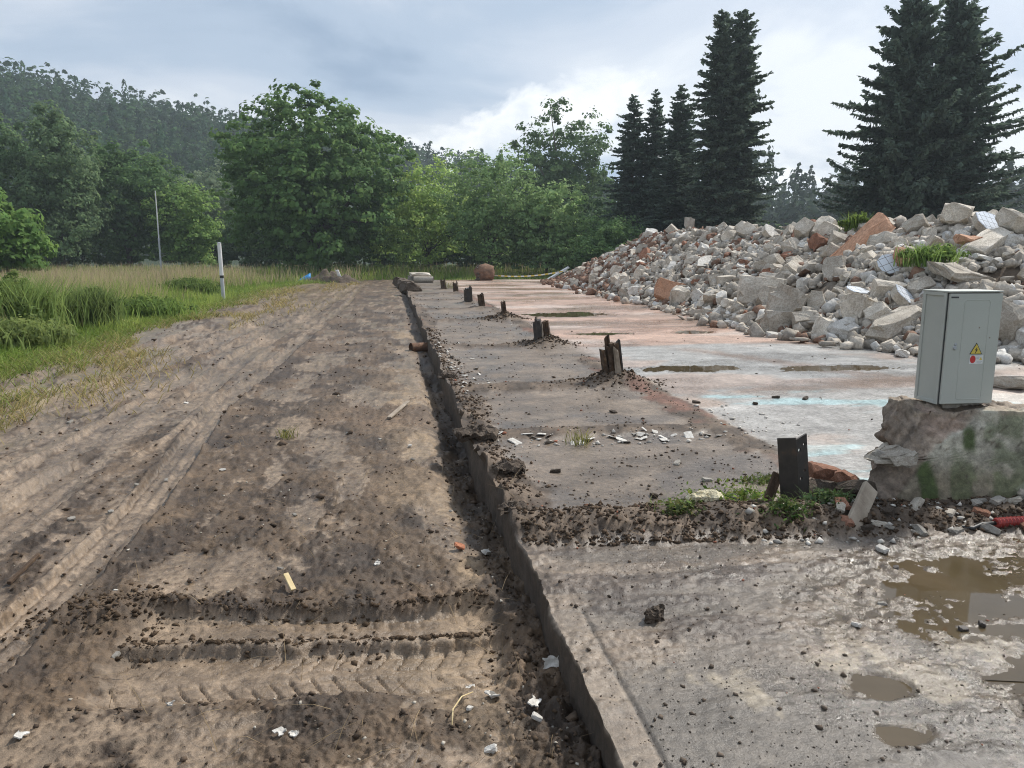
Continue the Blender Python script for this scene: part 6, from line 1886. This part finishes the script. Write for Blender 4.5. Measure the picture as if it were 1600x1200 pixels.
    # scraps of paper and plaster in the channel
    for k, (px, py, lab, sx, sy) in enumerate([(860, 1075, 'crumpled pale scrap upright in the channel beside the slab', 0.05, 0.035), (835, 1130, 'curled white scrap in the channel nearest the camera', 0.055, 0.03), (770, 1107, 'flat white scrap on the mud beside the channel', 0.05, 0.025), (735, 1073, 'small white crumb on the mud at the end of the tyre track', 0.028, 0.022), (590, 930 - 30, 'tiny white scrap amid the dark clods', 0.03, 0.02), (440, 1172, 'white crumb on the mud at the bottom left of centre', 0.03, 0.022), (460, 1176, 'second white crumb beside the bottom one', 0.026, 0.02), (35, 1178, 'pale crumpled scrap in the bottom left corner', 0.04, 0.03), (268, 1117, 'small cream chip below the tyre tracks', 0.022, 0.016)]):
        q = gp(px, py, -0.24); z = ground_z(min(q[0], 0.63), q[1])
        V, F = gridbox(6, 5, 1); P = (V - 0.5) * np.array((sx * 1.25, sy * 1.25, 0.005)); P[:, 2] += 0.016 * (vn(V[:, 0] * 2 + k, V[:, 1] * 2, 4) - 0.4) + 0.2 * np.abs(P[:, 0]); P[:, :2] += 0.014 * (np.stack([vn(V[:, 0] * 5, V[:, 1] * 5 + k, 5), vn(V[:, 0] * 5, V[:, 1] * 5 + k, 6)], 1) - 0.5)
        o = link('paper_scrap', make_mesh('paper_scrap', P, F, M['pale'], smooth=False), None, (min(q[0], 0.63), q[1], z + 0.012)); o.rotation_euler = ((0.9, 0.1, k) if k < 1 else (0.2, 0.1, k * 1.1)); tag(o, lab, 'scrap')
    # torn white flakes big enough to tell apart on the strip
    for k in range(34):
        if k < 20: x = rng.normal(2.05, 0.42); y = rng.normal(6.05, 0.09)
        elif k < 27: x = rng.normal(0.98, 0.1); y = rng.uniform(8.6, 11.5)
        else: x = rng.normal(1.2, 0.2); y = rng.normal(6.15, 0.1)
        x = max(x, 0.74)
        s = 0.03 + 0.05 * rng.random()
        me = CHM[('plate', 'pale')][rng.integers(8)]
        o = link('plaster_flake', me, None, (x, y, slab_z(x, y) + 0.008)); o.scale = (s * 1.5, s, s * 0.45); o.rotation_euler = (rng.normal() * 0.3, rng.normal() * 0.3, rng.random() * 6)
        side = ('in the litter right of the yellow-green tuft' if x > 1.75 else 'beside the yellow-green tuft') if k < 20 or k >= 27 else 'near the slab edge ' + ('beside the second post stub' if y < 9.6 else 'beyond the second post stub')
        tag(o, ('large' if s > 0.055 else 'small') + ' white flake ' + side, 'flake', 'white flakes on the strip')
    # red-brown bits, terracotta
    for k, (px, py, lab, s) in enumerate([(718, 866, 'small orange-red fragment in the soil beside the channel', 0.045), (760, 868, 'pale crumpled lump beside the orange-red fragment', 0.05)]):
        q = gp(px, py, -0.22); put_chunk('fragment', with_mat(CH['lump'][k + 2], M['terracotta'] if k == 0 else M['pale']), (q[0], q[1], mud_z(q[0], q[1]) + 0.02), (s * 1.4, s, s * 0.7), (0.3, 0.4, k), lab, 'fragment')
    for k, (x, y, z, s, mn, lab) in enumerate([(2.78, 4.42, 0.14, 0.16, 'brick', 'red brick piece on top of the debris left of the wall'), (2.86, 4.30, 0.12, 0.17, 'brick', 'darker red brick bat against the wall end'), (2.70, 4.28, 0.07, 0.15, 'soil', 'dark earth lump between angle post and wall'), (2.84, 4.16, 0.09, 0.17, 'soil', 'dark crumbling earth at the wall end'), (2.62, 4.3, 0.06, 0.13, 'soil', 'earth lump behind the angle post'),
                                                (2.62, 3.98, 0.03, 0.10, 'pale', 'white rounded stone right of the angle post foot'), (2.76, 3.98, 0.05, 0.08, 'brick', 'small orange brick piece by the white stone')]):
        put_chunk('debris_piece', CHM[('lump', mn)][k], (x, y, z), (s * 1.3, s, s * 0.8), (0.3 * k, 0.2, k * 0.9), lab, 'debris')
    # pipe end in the channel
    q = gp(655, 552, -0.25)
    V, F = tube([(0, 0, 0), (0.5, 0.25, -0.02)], 0.085, 14, False); V2, F2 = tube([(0.5, 0.25, -0.02), (0, 0, 0)], 0.068, 14, False)
    o = link('pipe_end', make_mesh('pipe_end', *joinVF([(V, F), (V2, F2)]), M['rust'], smooth=True), None, (q[0] - 0.15, q[1], mud_z(q[0] - 0.1, q[1]) + 0.07)); tag(o, 'rusty pipe end sticking out of the channel wall', 'pipe')
    # red corrugated hose with its black cable
    P = [(3.36 + 0.012 * k, 3.62 + 0.004 * math.sin(k * 0.2), 0.045) for k in range(70)]
    R = [0.031 if k % 2 else 0.024 for k in range(70)]
    V, F = tube(P, R, 14)
    t = thing('conduit_hose', (0, 0, 0), 'red corrugated hose with a black cable at the foot of the wall', 'hose')
    link('hose', make_mesh('hose', V, F, M['hose'], smooth=False), t)
    V, F = tube([(3.37, 3.62, 0.045), (3.28, 3.63, 0.04), (3.2, 3.60, 0.03), (3.12, 3.64, 0.035), (3.05, 3.72, 0.05), (3.0, 3.76, 0.045), (2.9, 3.8, 0.05)], 0.011, 8)
    link('cable', make_mesh('cable', V, F, M['black'], smooth=True), t)
    # sods standing on the slab's edge
    for k, (px, py, lab, s) in enumerate([(735, 690, 'hanging dark sod with roots on the slab edge, second panel', 0.3), (795, 745, 'dark torn sod on the nearest panel by the edge', 0.2), (783, 812, 'black wet lump hanging over the nearest slab edge', 0.16), (690, 590, 'dark lump on the edge beyond the hanging sod', 0.2)]):
        q = gp(px, py); x = max(q[0], EDGE_X + 0.02)
        V, F = gridbox(16, 12, 6); P = (V - np.array((0.5, 0.5, 0.1))) * np.array((s * 1.1, s * 0.9, s * 0.32)); rr = np.hypot(V[:, 0] * 2 - 1, V[:, 1] * 2 - 1); P[:, 2] *= np.clip(1.2 - 0.7 * rr, 0.1, 1)
        P += 0.22 * s * (np.stack([vn3(P * 5 / s, 1 + k), vn3(P * 5 / s, 2 + k), vn3(P * 5 / s, 3 + k)], 1) - 0.5) + 0.1 * s * (np.stack([vn3(P * 14 / s, 4), vn3(P * 14 / s, 5), vn3(P * 14 / s, 6)], 1) - 0.5)
        o = link('soil_sod', make_mesh('soil_sod', P, F, M['soil'], smooth=False), None, (x, q[1], slab_z(x, q[1]))); tag(o, lab, 'sod')
    # weeds on the berm and tufts
    for k, (px, py, h, w, n, col, lab) in enumerate([
            (1150, 782, 0.13, 0.55, 60, (0.13, 0.19, 0.045), 'bright green trampled weeds left of the angle post'), (1065, 800, 0.07, 0.35, 34, (0.12, 0.16, 0.05), 'low yellow-green weeds beside the foam lump'), (1228, 826, 0.10, 0.22, 26, (0.085, 0.13, 0.04), 'leafy green weed at the foot of the angle post'), (1290, 808, 0.10, 0.26, 36, (0.07, 0.11, 0.045), 'dull green weed right of the angle post'), (1060, 822, 0.07, 0.2, 20, (0.09, 0.12, 0.04), 'small weed in the soil berm below the foam'), (1190, 752, 0.06, 0.28, 18, (0.10, 0.14, 0.045), 'sparse weeds on the strip behind the angle post')]):
        q = gp(px, py); weed_patch('weed_patch', lab, q[0], q[1], h * 0.6, w, 0.022, col, 400 + k, n * 9)
    for k, (px, py, s, lab) in enumerate([(905, 694, 0.13, 'small yellow-green grass tuft in the white flakes'), (708, 452, 0.5, 'green tuft at the far post stubs'), (208, 690, 0.12, 'tiny green sprout on the mud')]):
        q = gp(px, py) if k != 2 else gp(448, 686, -0.2)
        n = 60; rng2 = np.random.default_rng(500 + k)
        x = rng2.normal(size=n) * s * 0.35; y = rng2.normal(size=n) * s * 0.35
        col = np.array((0.17, 0.18, 0.05)) * (0.7 + 0.6 * rng2.random((n, 1)))
        V, F, C = blades(x, y, np.zeros(n), s * (0.5 + 0.7 * rng2.random(n)), np.full(n, 0.0025 + 0.004 * s), 0.7 + 0 * x, col, col * 1.3, rng2)
        o = link('grass_tuft', make_mesh('grass_tuft', V, F, M['grass'], C), None, (q[0], q[1], ground_z(q[0], q[1]))); tag(o, lab, 'grass tuft')


build_litter()

# ------------------------------------------------------------------ the air
def build_haze():
    V, F = boxVF(-350, 350, -80, 430, -2.2, 100)
    me = bpy.data.meshes.new('haze'); me.from_pydata([tuple(v) for v in V], [], F); me.update()
    m = bpy.data.materials.new('haze'); m.use_nodes = True; nt = m.node_tree; nt.nodes.clear()
    v = nt.nodes.new('ShaderNodeVolumePrincipled'); v.inputs['Density'].default_value = 0.0006; v.inputs['Color'].default_value = (0.80, 0.92, 1.0, 1); v.inputs['Anisotropy'].default_value = 0.2
    o = nt.nodes.new('ShaderNodeOutputMaterial'); nt.links.new(v.outputs[0], o.inputs['Volume'])
    me.materials.append(m)
    link('haze', me, kind='stuff')


build_haze()
